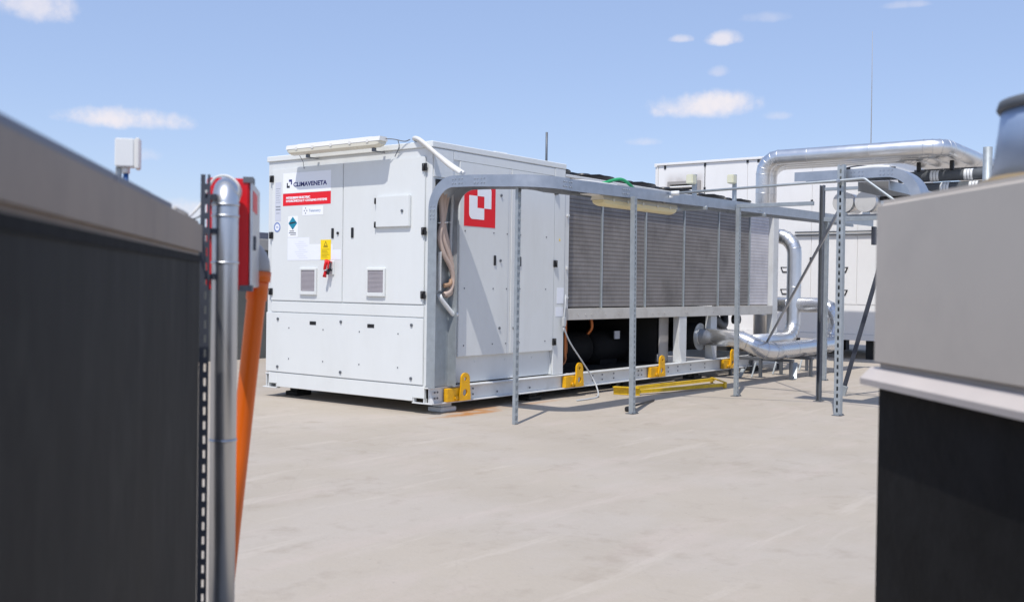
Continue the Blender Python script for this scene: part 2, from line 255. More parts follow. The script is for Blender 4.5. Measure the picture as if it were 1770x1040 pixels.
# ------------------------------------------------------------------ helpers
def tag(o, label=None, cat=None, group=None, kind=None):
    if label: o['label'] = label
    if cat: o['category'] = cat
    if group: o['group'] = group
    if kind: o['kind'] = kind
    return o
def thing(name, label, cat, loc=(0, 0, 0), group=None):
    o = bpy.data.objects.new(name, None); C.objects.link(o); o.location = loc; o.empty_display_size = 0.2
    return tag(o, label, cat, group)
class MB:
    def __init__(s): s.bm = bmesh.new()
    def box(s, x0, x1, y0, y1, z0, z1, bev=0.0, mx=None, seg=1):
        t = bmesh.new(); bmesh.ops.create_cube(t, size=1)
        for v in t.verts: v.co = Vector(((x0+x1)/2+v.co.x*(x1-x0), (y0+y1)/2+v.co.y*(y1-y0), (z0+z1)/2+v.co.z*(z1-z0)))
        if bev: bmesh.ops.bevel(t, geom=t.edges[:], offset=bev, segments=seg, affect='EDGES')
        return s._add(t, mx)
    def _add(s, t, mx=None):
        if mx is not None: bmesh.ops.transform(t, matrix=mx, verts=t.verts)
        me = bpy.data.meshes.new('t'); t.to_mesh(me); t.free(); s.bm.from_mesh(me); bpy.data.meshes.remove(me); return s
    def mesh(s, me, mx=None):
        t = bmesh.new(); t.from_mesh(me); return s._add(t, mx)
    def tube(s, pts, rad, n=16, cap=True, radii=None, rings=None):
        pts = [Vector(p) for p in pts]; t = bmesh.new(); prev = None; loops = []
        for i, p in enumerate(pts):
            d = ((pts[min(i+1, len(pts)-1)]-p).normalized() + (p-pts[max(i-1, 0)]).normalized())
            d = d.normalized() if d.length > 1e-6 else Vector((0, 0, 1))
            if prev is None:
                a = d.orthogonal().normalized()
                if abs(d.z) < 0.9: a = d.cross(Vector((0, 0, 1))).normalized()
                else: a = d.cross(Vector((1, 0, 0))).normalized()
            else: a = (prev - d*prev.dot(d)).normalized()
            prev = a; b = d.cross(a)
            k = 1.0
            if 0 < i < len(pts)-1:
                c = (pts[i+1]-p).normalized().dot((p-pts[i-1]).normalized()); k = 1/max(0.7, math.sqrt((1+c)/2))
                miter = ((pts[i+1]-p).normalized()-(p-pts[i-1]).normalized())
                miter = miter.normalized() if miter.length > 1e-5 else None
            else: miter = None
            rr = radii[i] if radii else rad; ring = []
            for j in range(n):
                q = 2*PI*j/n; v = a*math.cos(q)*rr+b*math.sin(q)*rr
                if miter is not None: v += miter*v.dot(miter)*(k-1)
                ring.append(t.verts.new(p+v))
            loops.append(ring)
        for A, B in zip(loops, loops[1:]):
            for j in range(n): t.faces.new((A[j], A[(j+1) % n], B[(j+1) % n], B[j]))
        if cap: t.faces.new(loops[0][::-1]); t.faces.new(loops[-1])
        for fc in t.faces: fc.smooth = len(fc.verts) == 4
        bmesh.ops.recalc_face_normals(t, faces=t.faces[:])
        return s._add(t)
    def prism(s, poly, axis, a0, a1, mx=None):
        t = bmesh.new()
        def P(p, a): return {0: (a, p[0], p[1]), 1: (p[0], a, p[1]), 2: (p[0], p[1], a)}[axis]
        A = [t.verts.new(P(p, a0)) for p in poly]; B = [t.verts.new(P(p, a1)) for p in poly]; n = len(poly)
        t.faces.new(A); t.faces.new(B[::-1])
        for i in range(n): t.faces.new((A[i], A[(i+1) % n], B[(i+1) % n], B[i]))
        bmesh.ops.recalc_face_normals(t, faces=t.faces[:]); return s._add(t, mx)
    def bar(s, p, q, w, h, up=(0, 0, 1), bev=0.0):
        p = Vector(p); q = Vector(q); d = (q-p); l = d.length; d.normalize(); a = d.cross(Vector(up)).normalized(); b = a.cross(d)
        mx = Matrix(((d.x, a.x, b.x, p.x), (d.y, a.y, b.y, p.y), (d.z, a.z, b.z, p.z), (0, 0, 0, 1)))
        return s.box(0, l, -w/2, w/2, -h/2, h/2, bev, mx)
    def sweep(s, prof, frames):
        t = bmesh.new(); loops = []
        for (p, A, H) in frames: loops.append([t.verts.new(Vector(p)+Vector(A)*a+Vector(H)*h) for a, h in prof])
        n = len(prof)
        for P, Q in zip(loops, loops[1:]):
            for j in range(n): t.faces.new((P[j], P[(j+1) % n], Q[(j+1) % n], Q[j]))
        t.faces.new(loops[0][::-1]); t.faces.new(loops[-1])
        bmesh.ops.recalc_face_normals(t, faces=t.faces[:]); return s._add(t)
    def build(s, name, m, parent=None, root=None, smooth=False, label=None, sm_angle=None):
        me = bpy.data.meshes.new(name); o = bpy.data.objects.new(name, me); C.objects.link(o)
        if smooth:
            for fc in s.bm.faces: fc.smooth = True
        s.bm.to_mesh(me); s.bm.free(); me.materials.append(m if not isinstance(m, str) else M[m])
        if sm_angle: me.set_sharp_from_angle(angle=math.radians(sm_angle))
        if parent is None:
            vs = [v.co for v in me.vertices]
            c = Vector(((min(v.x for v in vs)+max(v.x for v in vs))/2, (min(v.y for v in vs)+max(v.y for v in vs))/2, min(v.z for v in vs)))
            me.transform(Matrix.Translation(-c)); o.location = c
        else:
            o.parent = parent
            if parent.parent is None and (parent.type == 'EMPTY' or parent.location.length): o.matrix_parent_inverse = Matrix.Translation(-parent.location)
        if label: o['label'] = label
        return o
def curve_mesh(splines, extrude, bevel=0.0):
    cu = bpy.data.curves.new('c', 'CURVE'); cu.dimensions = '2D'; cu.fill_mode = 'BOTH'; cu.extrude = extrude
    for pts in splines:
        sp = cu.splines.new('POLY'); sp.points.add(len(pts)-1); sp.use_cyclic_u = True
        for q, p in zip(sp.points, pts): q.co = (p[0], p[1], 0, 1)
    o = bpy.data.objects.new('c', cu); C.objects.link(o); dg = bpy.context.evaluated_depsgraph_get()
    me = bpy.data.meshes.new_from_object(o.evaluated_get(dg)); bpy.data.objects.remove(o); bpy.data.curves.remove(cu); return me
def text_mesh(txt, size, width=None, offset=0.0, extrude=0.0008, shear=0.0, spacing=1.0, height=None, align='LEFT'):
    cu = bpy.data.curves.new('t', 'FONT'); cu.body = txt; cu.size = size; cu.extrude = extrude; cu.offset = offset; cu.shear = shear; cu.space_character = spacing; cu.align_x = align; cu.resolution_u = 3
    o = bpy.data.objects.new('t', cu); C.objects.link(o); dg = bpy.context.evaluated_depsgraph_get()
    me = bpy.data.meshes.new_from_object(o.evaluated_get(dg)); bpy.data.objects.remove(o); bpy.data.curves.remove(cu)
    xs = [v.co.x for v in me.vertices]; ys = [v.co.y for v in me.vertices]
    if width or height:
        sx = width/(max(xs)-min(xs)) if width else 1; sy = height/(max(ys)-min(ys)) if height else 1
        me.transform(Matrix.Translation((-min(xs), -min(ys), 0))); me.transform(Matrix.Diagonal((sx, sy, 1, 1)))
    return me
def on_front(y, z, x):   # matrix: local X -> -Y (rightwards as seen), local Y -> Z, local Z -> -X ; face of the unit turned to -X
    return Matrix(((0, 0, -1, x), (-1, 0, 0, y), (0, 1, 0, z), (0, 0, 0, 1)))
def on_side(x, z, y):    # face turned to -Y: local X -> X, local Y -> Z
    return Matrix(((1, 0, 0, x), (0, 0, -1, y), (0, 1, 0, z), (0, 0, 0, 1)))
def circ(cx, cy, r_, n=16): return [(cx+r_*math.cos(2*PI*i/n), cy+r_*math.sin(2*PI*i/n)) for i in range(n)]
def bez(pts, n=8):        # Catmull-Rom through points
    P = [Vector(p) for p in pts]; P = [P[0]*2-P[1]]+P+[P[-1]*2-P[-2]]; o = []
    for i in range(1, len(P)-2):
        for k in range(n):
            t = k/n; a, b, c, d = P[i-1:i+3]
            o.append(0.5*((2*b)+(c-a)*t+(2*a-5*b+4*c-d)*t*t+(-a+3*b-3*c+d)*t**3))
    o.append(P[-2]); return o
def arc3(c, a, b, r_, n=6, a0=0.0, a1=PI/2):  # points c + r(cos t a + sin t b)
    c = Vector(c); a = Vector(a); b = Vector(b)
    return [c+a*(r_*math.cos(a0+(a1-a0)*i/n))+b*(r_*math.sin(a0+(a1-a0)*i/n)) for i in range(n+1)]
ZG = -0.1

# ================================================================== the setting
gm = MB(); gm.box(-60, 70, -60, 70, -0.5, ZG); o = gm.build('roof_deck', 'roof'); tag(o, kind='structure')

# ================================================================== chiller
unit = thing('chiller', 'large white air cooled chiller with grey finned coil side and black hinges', 'chiller', (1.0, 1.2, ZG))
P = lambda mb, name, m, par=unit, **k: mb.build(name, m, par, **k)
b = MB()
b.box(.006, 2.16, .004, 2.351, .42, 2.392, .003); b.box(.02, 1.96, .075, 2.28, .16, .419); b.box(1.97, 2.16, .004, 2.351, .155, .419, .003)
b.box(.006, .16, .004, 2.351, .162, .419, .002)
P(b, 'cabinet', 'panel_side')
b = MB(); b.box(-.012, 2.172, -.012, 2.366, 2.393, 2.45, .006)
P(b, 'roof_cap', 'white')
P(MB().box(.60, 1.1, 1.2, 1.7, 2.4505, 2.457), 'roof_plate', 'white'); P(MB().box(.96, 1.16, .02, .14, 2.4505, 2.463, .003), 'roof_plate', 'white')
# front doors and panels (y runs to the left as seen)
for (y0, y1) in ((1.188, 2.276), (.080, 1.181)):
    b = MB(); b.box(-.010, .004, y0, y1, .925, 2.312, .004, seg=2); d = P(b, 'door', 'white')
    hy = 2.276 if y0 > 1 else .080
    for z in (2.209, 1.612, 1.016):
        h = MB(); h.box(-.026, -.0105, hy-.03, hy+.03, z-.036, z+.036, .004); h.tube([(-.03, hy, z-.034), (-.03, hy, z+.034)], .008, 8)
        h.build('hinge', M['black'], d)
    hb = MB(); yy = 1.328 if y0 > 1 else 1.042
    hb.box(-.019, -.0105, yy-.018, yy+.018, 1.566, 1.667, .004); hb.build('handle', M['black'], d)
    if y0 > 1:
        k = MB(); k.tube([(-.0105, 1.25, 1.616), (-.022, 1.25, 1.616)], .014, 14); k.build('lock', M['black'], d)
b = MB(); b.box(-.006, .005, .080, 2.272, .806, .914, .003); P(b, 'middle_panel', 'white')
b = MB(); b.box(-.010, .005, .080, 2.351, .170, .797, .004, seg=2)
lp = P(b, 'lower_panel', 'white')
for (ya, yb) in ((1.562, 1.657), (.724, .817)):
    k = MB(); k.box(-.0135, -.0105, ya, yb, .685, .720, .001); k.box(-.018, -.0135, ya+.01, yb-.01, .712, .720, .001); k.build('grip', M['black'], lp)
for y in (2.156, 1.191, .225):
    for z in (.729, .225):
        k = MB(); k.tube([(-.0105, y, z), (-.020, y, z)], .015, 14); k.build('quarter_turn_lock', M['zinc_dark'], lp)
for y in (1.98, 1.454, .928, .401):
    for z in (.641, .318):
        k = MB(); k.tube([(-.0105, y, z), (-.014, y, z)], .007, 8); k.build('screw', M['zinc_dark'], lp)
b = MB(); b.box(-.004, .03, .215, 2.175, .012, .161, .004); b.box(-.004, .03, .062, .2149, .045, .161, .004); b.box(-.004, .03, 2.1751, 2.31, .045, .161, .004)
P(b, 'front_skirt', 'white')
for (ya, yb) in ((.062, .21), (2.18, 2.32)): b = MB(); b.box(-.012, .05, ya, yb, -.006, .004, .001); b.box(0.0, .04, ya, ya+.012, .004, .0449); b.box(0.0, .04, yb-.012, yb, .004, .0449); P(b, 'fork_pocket', 'base')
# small access door
b = MB(); b.box(-.040, -.0105, .250, .696, 1.659, 1.957, .006, seg=2); ad = P(b, 'access_door', 'white')
for z in (1.915, 1.685):
    k = MB(); k.box(-.034, -.018, .6975, .722, z-.03, z+.03, .003); k.tube([(-.036, .71, z-.028), (-.036, .71, z+.028)], .007, 8); k.build('hinge', M['black'], ad)
k = MB(); k.tube([(-.0405, .339, 1.808), (-.05, .339, 1.808)], .014, 12); k.build('lock', M['zinc_dark'], ad)
# vent grilles
for yc in (1.679, .701):
    b = MB(); y0, y1, z0, z1 = yc-.128, yc+.128, .992, 1.266
    b.box(-.032, -.0105, y0, y0+.022, z0, z1, .003); b.box(-.032, -.0105, y1-.022, y1, z0, z1, .003); b.box(-.032, -.0105, y0+.0221, y1-.0221, z1-.022, z1, .003); b.box(-.034, -.0105, y0+.0221, y1-.0221, z0, z0+.036, .003)
    v = P(b, 'vent_grille', 'white')
    s = MB(); s.box(-.014, -.0107, y0+.0225, y1-.0225, z0+.0365, z1-.0225)
    for i in range(16):
        z = z0+.045+i*.0125; s.box(-.024, -.0142, y0+.0228, y1-.0228, z, z+.006)
    s.build('louvre', M['grille'], v)
# stickers on the left door
def sticker(name, m, y0, y1, z0, z1, x=-.0103, t=.0012, label=None):
    k = MB(); k.box(x-t, x, y0, y1, z0, z1); return P(k, name, m, label=label)
bs = sticker('brand_sign', 'vinyl', 1.363, 2.098, 2.0465, 2.256)
k = MB(); k.mesh(text_mesh('CLIMAVENETA', .06, width=.512, height=.047, offset=.0016), on_front(1.933, 2.1105, -.0122)); k.build('lettering', M['navy'], bs)
def logo(mb, mx, s, a_r, b_r): pass
k = MB()
w = .041
def rounded_L(x0, y0, s, flip):
    # blocky bracket with one rounded corner
    pts = [(0, 0), (0, 1), (.35, 1), (.35, .42), (.58, .42), (1.0, .42), (1.0, 0)] if not flip else [(1, 1), (1, 0), (.65, 0), (.65, .58), (.42, .58), (0, .58), (0, 1)]
    return [(x0+p[0]*s[0], y0+p[1]*s[1]) for p in pts]
k.mesh(curve_mesh([rounded_L(.0, .0, (.047, .052), False)], .0008), on_front(2.038, 2.103, -.0122)); k.build('emblem', M['charcoal'], bs)
k = MB(); k.mesh(curve_mesh([rounded_L(.034, .034, (.047, .052), True)], .0008), on_front(2.038, 2.103, -.0122)); k.build('emblem', M['navy'], bs)
rs = sticker('red_sign', 'redlabel', 1.363, 2.098, 1.9165, 2.0435)
k = MB(); k.mesh(text_mesh('MITSUBISHI ELECTRIC', .03, width=.372, height=.0245, offset=.0016), on_front(2.045, 1.985, -.0122)); k.mesh(text_mesh('HYDRONICS & IT COOLING SYSTEMS', .03, width=.628, height=.0245, offset=.0013), on_front(2.045, 1.952, -.0122))
k.build('lettering', M['vinyl'], rs)
ns = sticker('company_label', 'vinyl', 1.475, 1.788, 1.809, 1.8985)
k = MB(); k.mesh(text_mesh('Telemetry', .03, width=.18, height=.036, offset=.0004), on_front(1.69, 1.835, -.0122)); k.build('lettering', M['paleblue'], ns)
k = MB()
for (dx, dz) in ((0, .026), (0, -.026), (.02, 0), (-.02, 0)): k.mesh(curve_mesh([circ(dx, dz, .008, 10)], .0006), on_front(1.74, 1.857, -.0122))
k.build('emblem', M['greyprint'], ns)
ds = sticker('hazard_label', 'vinyl', 1.859, 2.012, 1.588, 1.806)
k = MB(); k.mesh(curve_mesh([[(0, -.068), (.068, 0), (0, .068), (-.068, 0)]], .0006), on_front(1.937, 1.7325, -.0122)); k.build('diamond', M['teal'], ds)
k = MB(); k.mesh(curve_mesh([[(-.045, -.008), (.05, .004), (.045, .016), (-.05, .006)], [(-.004, -.062), (.006, -.058), (.006, -.05), (-.006, -.05)]], .0006), on_front(1.937, 1.7325, -.0134))
for i, (a, c) in enumerate(((.02, .09), (.01, .12), (.03, .12))): k.box(-.0128, -.0116, 2.005-c, 2.005-a, 1.648-i*.018, 1.654-i*.018)
k.build('print', M['charcoal'], ds)
ps = MB(); ps.box(-.0117, -.0104, 1.677, 2.014, 1.347, 1.580); ps.box(-.0116, -.0104, 1.3275, 1.6769, 1.349, 1.509); ps.box(-.0116, -.0104, 1.207, 1.3274, 1.353, 1.450)
ps = P(ps, 'instruction_sheet', 'paper')
k = MB()
for i in range(9): k.box(-.0124, -.0118, 1.70+.03*(i % 3), 1.84+.02*(i % 4), 1.37+i*.021, 1.373+i*.021)
k.build('print', M['paleprint'], ps)
ys = sticker('warning_label', 'yellowlabel', 1.351, 1.504, 1.350, 1.553, x=-.0119)
k = MB(); k.mesh(curve_mesh([[(-.03, -.025), (.03, -.025), (0, .028)], [(-.017, -.016), (.017, -.016), (0, .014)]], .0005), on_front(1.4275, 1.513, -.0137))
k.box(-.0142, -.0132, 1.395, 1.46, 1.476, 1.484)
for i in range(7): k.box(-.0142, -.0132, 1.372+.012*((i*3) % 4), 1.486, 1.454-i*.0135, 1.4575-i*.0135)
k.build('print', M['ochre'], ys)
gs = sticker('data_plate', 'paleprint', 2.128, 2.222, 1.762, 2.170)
k = MB(); k.box(-.0122, -.0116, 2.137, 2.212, 1.905, 1.918); k.box(-.0122, -.0116, 2.137, 2.212, 1.875, 1.888); k.box(-.0122, -.0116, 2.15, 2.205, 1.84, 1.846)
for i in range(7): k.box(-.0120, -.0116, 2.14+.01*(i % 3), 2.21, 1.955+i*.024, 1.959+i*.024)
k.build('print', M['greyprint'], gs)
k = MB(); k.mesh(curve_mesh([circ(0, 0, .052, 28)], .0006), on_front(2.185, 1.697, -.0110)); rl = P(k, 'round_label', 'paper')
k = MB(); k.mesh(curve_mesh([circ(0, 0, .052, 28), circ(0, 0, .037, 28)], .0006), on_front(2.185, 1.697, -.0124)); k.box(-.0124, -.0117, 2.168, 2.203, 1.70, 1.706); k.box(-.0124, -.0117, 2.165, 2.2, 1.688, 1.692); k.build('print', M['ringblue'], rl)
# red isolator handle with black grip end
k = MB(); k.box(-.024, -.0105, 1.298, 1.372, 1.20, 1.34, .004); sw = P(k, 'isolator_plate', 'white')
k = MB(); k.tube(bez([(-.03, 1.345, 1.322), (-.07, 1.352, 1.337), (-.085, 1.34, 1.32), (-.085, 1.352, 1.28), (-.08, 1.362, 1.25)], 5), .017, 10); k.tube(bez([(-.03, 1.325, 1.322), (-.07, 1.318, 1.33), (-.08, 1.312, 1.30), (-.075, 1.322, 1.26)], 5), .010, 8)
k.tube([(-.07, 1.362, 1.24), (-.07, 1.378, 1.175)], .017, 8, radii=[.013, .02]); k.build('handle', M['red'], sw)
k = MB(); k.box(-.09, -.06, 1.345, 1.378, 1.238, 1.252, .003); k.build('tag', M['vinyl'], sw)
k = MB(); k.tube([(-.02, 1.335, 1.25), (-.06, 1.33, 1.245), (-.065, 1.335, 1.20)], .014, 8); k.tube([(-.06, 1.30, 1.325), (-.055, 1.318, 1.23)], .006, 6); k.build('latch', M['charcoal'], sw)

# --- side of the tall cabinet
for (x0, x1) in ((.385, 1.150), (1.200, 1.956)):
    b = MB(); b.box(x0, x1, -.014, .003, .424, 2.298, .004, seg=2); d = P(b, 'side_door', 'panel_side')
    xx = .930 if x0 < 1 else 1.346
    k = MB(); k.box(xx-.018, xx+.018, -.023, -.0145, 1.315, 1.415, .004); k.build('handle', M['black'], d)
    if x0 < 1:
        for z in (1.365, 2.02): k = MB(); k.tube([(1.02, -.0145, z), (1.02, -.024, z)], .014, 12); k.build('lock', M['zinc_dark'], d)
        k = MB(); k.tube([(1.018, -.0145, .686), (1.018, -.024, .686)], .014, 12); k.build('lock', M['zinc_dark'], d)
        sx = (.466, .910, 1.127)
    else:
        for z in (1.359, .516, 2.14):
            k = MB(); k.box(1.972-.032, 1.972+.032, -.03, -.0145, z-.037, z+.037, .004); k.tube([(1.972, -.034, z-.034), (1.972, -.034, z+.034)], .008, 8); k.build('hinge', M['black'], d)
        k = MB(); k.tube([(1.254, -.0145, .682), (1.254, -.024, .682)], .014, 12); k.build('lock', M['zinc_dark'], d)
        sx = (1.352, 1.806)
    for x in sx:
        for z in (1.638, 1.083, .530):
            k = MB(); k.tube([(x, -.0145, z), (x, -.018, z)], .0075, 8); k.build('screw', M['zinc_dark'], d)
b = MB(); b.box(1.153, 1.197, -.008, .003, .424, 2.298, .002); b.box(.300, 1.956, -.008, .003, 2.304, 2.386, .002); b.box(1.9645, 2.158, -.010, .003, .158, 2.386, .003); b.box(.02, .292, -.008, .003, 2.12, 2.386, .002)
P(b, 'side_trim', 'panel_side')
b = MB(); b.box(.30, 1.963, .040, .0745, .166, .419)
for x in (.70, 1.19, 1.65): b.tube([(x, .04, .36), (x, .034, .36)], .009, 8)
b.prism([(.041, .166), (.0039, .166), (.0039, .20), (.041, .419)], 0, 1.950, 1.9628)
P(b, 'recessed_side_panel', 'panel_side')
# red emblem sticker on the side
k = MB(); k.box(.448, .928, -.0162, -.0145, 1.686, 2.113); es = P(k, 'emblem_sign', 'redlabel')
def rc(x0, y0, x1, y1, corner, r_=.05):
    P4 = [(x0, y0), (x1, y0), (x1, y1), (x0, y1)]; o = []
    for i, p in enumerate(P4):
        if i in corner:
            cx = x0+r_ if p[0] == x0 else x1-r_; cy = y0+r_ if p[1] == y0 else y1-r_; a0 = {0: PI, 1: 1.5*PI, 2: 0, 3: .5*PI}[i]
            o += [(cx+r_*math.cos(a0+t*PI/12), cy+r_*math.sin(a0+t*PI/12)) for t in range(7)]
        else: o.append(p)
    return o
# two white blocks that overlap diagonally, the overlap stays red
A = [(.075, .075), (.075, .30), (.197, .30), (.197, .185), (.303, .185), (.303, .075)]
A = [(.125, .072), (.105, .076), (.088, .088), (.077, .105), (.073, .125), (.073, .300), (.197, .300), (.197, .184), (.303, .184), (.303, .072)]
B_ = [(.197, .405), (.365, .405), (.385, .401), (.40, .389), (.409, .372), (.413, .352), (.413, .184), (.303, .184), (.303, .300), (.197, .300)]
k = MB(); k.mesh(curve_mesh([[(p[0], p[1]) for p in A]], .0006), on_side(.448, 1.686, -.0170)); k.mesh(curve_mesh([[(p[0], p[1]+.0005) for p in B_]], .0006), on_side(.448, 1.686, -.0170)); k.build('emblem', M['vinyl'], es)
k = MB(); k.box(2.02, 2.15, -.0125, -.0105, .93, 1.10); k.box(2.0, 2.14, -.0125, -.0105, .79, .89); P(k, 'instruction_sheet', 'paper', label='faint printed sheets taped low on the side column')
k = MB(); k.mesh(curve_mesh([[(-.015, -.012), (.015, -.012), (0, .018)]], .0006), on_side(2.06, 1.62, -.0113)); P(k, 'warning_label', 'yellowlabel', label='tiny yellow triangle sticker')
# dark cable entry behind the riser
k = MB(); k.box(.05, .292, -.0075, .003, 1.16, 2.10); k.box(.12, .292, -.0076, .003, .95, 1.1599); P(k, 'cable_entry', 'dark')
# base rails
for (y, s) in ((0.0, -1), (2.355, 1)):
    b = MB(); b.box(-.0, 7.90, min(y, y-s*.012), max(y, y-s*.012), .006, .138)
    b.box(-.008, 7.91, min(y+s*.045, y-s*.06), max(y+s*.045, y-s*.06), -.006, .0055, .002)
    b.box(.295, 7.91, min(y+s*.038, y-s*.06), max(y+s*.038, y-s*.06), .1385, .152, .004); b.box(-.008, .2949, min(y+s*.01, y-s*.06), max(y+s*.01, y-s*.06), .1385, .152, .004)
    br = P(b, 'base_rail', 'base')
    if s < 0:
        for x in (.06, .10, .55, .62, 1.0, 1.55, 2.75, 2.95, 3.2, 3.6, 3.68, 3.76, 3.84, 4.5, 4.75, 5.1, 5.5):
            for z in ((.05, .105) if x not in (1.0, 1.55) else (.05,)):
                k = MB(); k.tube([(x, -.0125, z), (x, -.018, z)], .010, 8); k.build('bolt', M['zinc_dark'], br)
        k = MB(); k.prism([(-.0085, .0058), (-.060, .0058), (-.0085, .128)], 0, -.006, .004); k.build('end_gusset', M['base'], br)
for q in ((7.89, 7.90, .013, 2.342, .006, .138), (5.0, 5.05, .013, 2.342, .01, .12), (2.5, 2.55, .013, 2.342, .01, .12)): P(MB().box(*q), 'cross_member', 'base')
P(MB().box(2.17, 4.79, .10, 2.25, .125, .135), 'bay_dark_floor', 'dark')  # added bay floor, coloured dark in place of the shade under the coils
# lifting brackets
for x0 in (.184, 2.144, 3.985, 5.975):
    b = MB(); b.box(x0, x0+.185, -.062, -.0125, .0075, .133, .004)
    lb = None
    o_ = [(.150, .010), (.318, .010), (.318, .06), (.304, .15), (.302, .215)]+[(.240+.062*math.cos(t*PI/8), .215+.060*math.sin(t*PI/8)) for t in range(1, 9)]+[(.176, .15), (.156, .06)]
    b.mesh(curve_mesh([o_, circ(.235, .085, .034, 18), circ(.238, .215, .02, 14)], .010), on_side(x0, 0, -.075))
    lb = P(b, 'lifting_bracket', 'yellow')
    k = MB(); k.tube([(x0+.125, -.0625, .04), (x0+.125, -.078, .04)], .022, 6); k.build('bolt', M['yellow'], lb)
# coil bay
b = MB()
b.box(2.175, 7.70, -.006, .06, .744, .872, .005, seg=2)
for x in (2.45, 2.60, 2.72, 3.02, 3.3, 4.1, 4.25, 4.40, 4.95, 5.0, 5.75, 6.5, 7.2): b.tube([(x, -.006, .80), (x, -.010, .80)], .011, 8)
P(b, 'coil_sill', 'sill')
b = MB(); b.box(2.175, 7.92, -.004, 2.36, 2.313, 2.345, .005); P(b, 'fan_deck', 'base')
b = MB(); b.box(2.175, 7.70, .14, .16, .88, 2.31); b.box(2.175, 7.70, 2.19, 2.21, .88, 2.31); b.box(2.175, 7.70, .17, 2.18, .80, .84); P(b, 'coil_backing', 'dark')
xs = [2.325, 3.018, 4.014, 5.003, 6.001, 7.002, 7.700]
def fins(x0, x1, y0, y1, pitch=.016):
    n = int((x1-x0)/pitch); p = (x1-x0)/n; o = []
    for k in range(n): o += [(x0+k*p, y0+p*.5), (x0+(k+.5)*p, y0)]
    return o+[(x1, y0+p*.5), (x1, y1), (x0, y1)]
for i in range(6):
    b = MB(); b.prism(fins(xs[i]+.012, xs[i+1]-.012, .070, .12), 2, .885, 2.31); P(b, 'coil_panel', 'coil_pale' if i == 5 else 'coil', label='paler last coil panel at the far end' if i == 5 else None)
    b = MB(); b.box(xs[i]+.016, xs[i+1]-.016, 2.23, 2.28, .885, 2.31); P(b, 'coil_panel', 'coil')
for i in range(1, 6):
    b = MB(); b.box(xs[i]-.011, xs[i]+.011, .05, .115, .873, 2.312, .003); P(b, 'coil_divider', 'galv2')
b = MB(); b.box(2.26, 2.325, .05, .12, .873, 2.31)
for i in range(44): b.box(2.268, 2.318, .044, .0498, .89+i*.032, .91+i*.032)
P(b, 'coil_gap_grid', 'black')  # black slab paints the shadowed gap at the coil edge, grid bars in front
b = MB(); b.box(2.17, 2.255, .0, .10, .873, 2.312, .004); b.box(2.195, 2.225, -.02, -.0005, 1.30, 1.335, .003); b.box(2.195, 2.235, -.02, -.0005, 1.88, 1.905, .003); b.box(2.195, 2.235, -.02, -.0005, .98, 1.0, .003); P(b, 'coil_post', 'base')
# legs of the coil bay
for (x0, x1, y0) in ((4.798, 4.998, .0), (5.770, 5.950, .04), (7.705, 7.895, .0)):
    b = MB(); b.box(x0, x1, y0, y0+.09, .1525, .7435 if x1 < 7.5 else 2.312, .004)
    if x1 < 7.5: b.prism([(y0-.001, .1526), (y0-.045, .1526), (y0-.001, .36)], 0, x0, x0+.01)
    P(b, 'bay_leg', 'base')
    b = MB(); b.box(x0, x1, 2.26-y0, 2.35-y0, .1525, 2.312, .004); P(b, 'bay_leg', 'base')
b = MB(); b.box(4.55, 4.79, .15, .17, .1525, .7435, .01); P(b, 'inner_panel', 'ahugrey')
b = MB(); b.box(2.17, 6.45, 2.20, 2.215, .15, .80); b.box(4.56, 4.58, .2, 2.19, .15, .80); b.box(6.2, 6.22, 1.1, 2.19, .15, .80); b.box(2.163, 2.172, .1, 2.2, .16, .86); P(b, 'bay_dark_wall', 'dark')  # dark walls added to keep the space under the coils black
for xc in (3.2, 4.05):
    b = MB(); b.tube([(xc-.40, .72, .36), (xc-.37, .72, .36), (xc+.37, .72, .36), (xc+.40, .72, .36)], .2, 20, radii=[.15, .20, .20, .15]); b.box(xc-.2, xc+.2, .6, .84, .136, .2); cp = P(b, 'compressor', 'insul')
    if xc > 3.5: k = MB(); k.box(xc-.02, xc+.10, .50, .512, .46, .56); k.build('rating_plate', M['paleprint'], cp)
for pts in ([(2.80, .42, .80), (2.80, .42, .40), (2.76, .40, .24), (2.55, .36, .19), (2.35, .36, .19)], [(2.90, .5, .80), (2.89, .5, .60), (2.86, .45, .45), (2.83, .43, .33)], [(3.62, .62, .80), (3.64, .6, .62), (3.6, .64, .52)]):
    b = MB(); b.tube(bez(pts, 6), .028, 12); P(b, 'copper_pipe', 'copper')
b = MB(); b.tube([(5.655, .62, .46), (5.655, .16, .46)], .185, 28); P(b, 'pipe_nozzle', 'insul')
b = MB(); b.tube([(4.6, 1.2, .46), (4.65, 1.2, .46), (7.55, 1.2, .46), (7.6, 1.2, .46)], .3, 28, radii=[.2, .3, .3, .2]); P(b, 'evaporator_shell', 'insul')
b = MB(); b.tube([(6.75, .75, .42), (6.8, .75, .42), (7.5, .75, .42), (7.55, .75, .42)], .14, 20, radii=[.08, .14, .14, .08]); P(b, 'receiver_tank', 'ahugrey')
b = MB(); b.tube(bez([(6.5, .35, .70), (6.62, .32, .60), (6.8, .35, .60), (6.9, .4, .72)], 5), .06, 12); b.tube([(7.2, .4, .66), (7.2, .3, .66)], .07, 12); P(b, 'valve', 'zinc_dark')
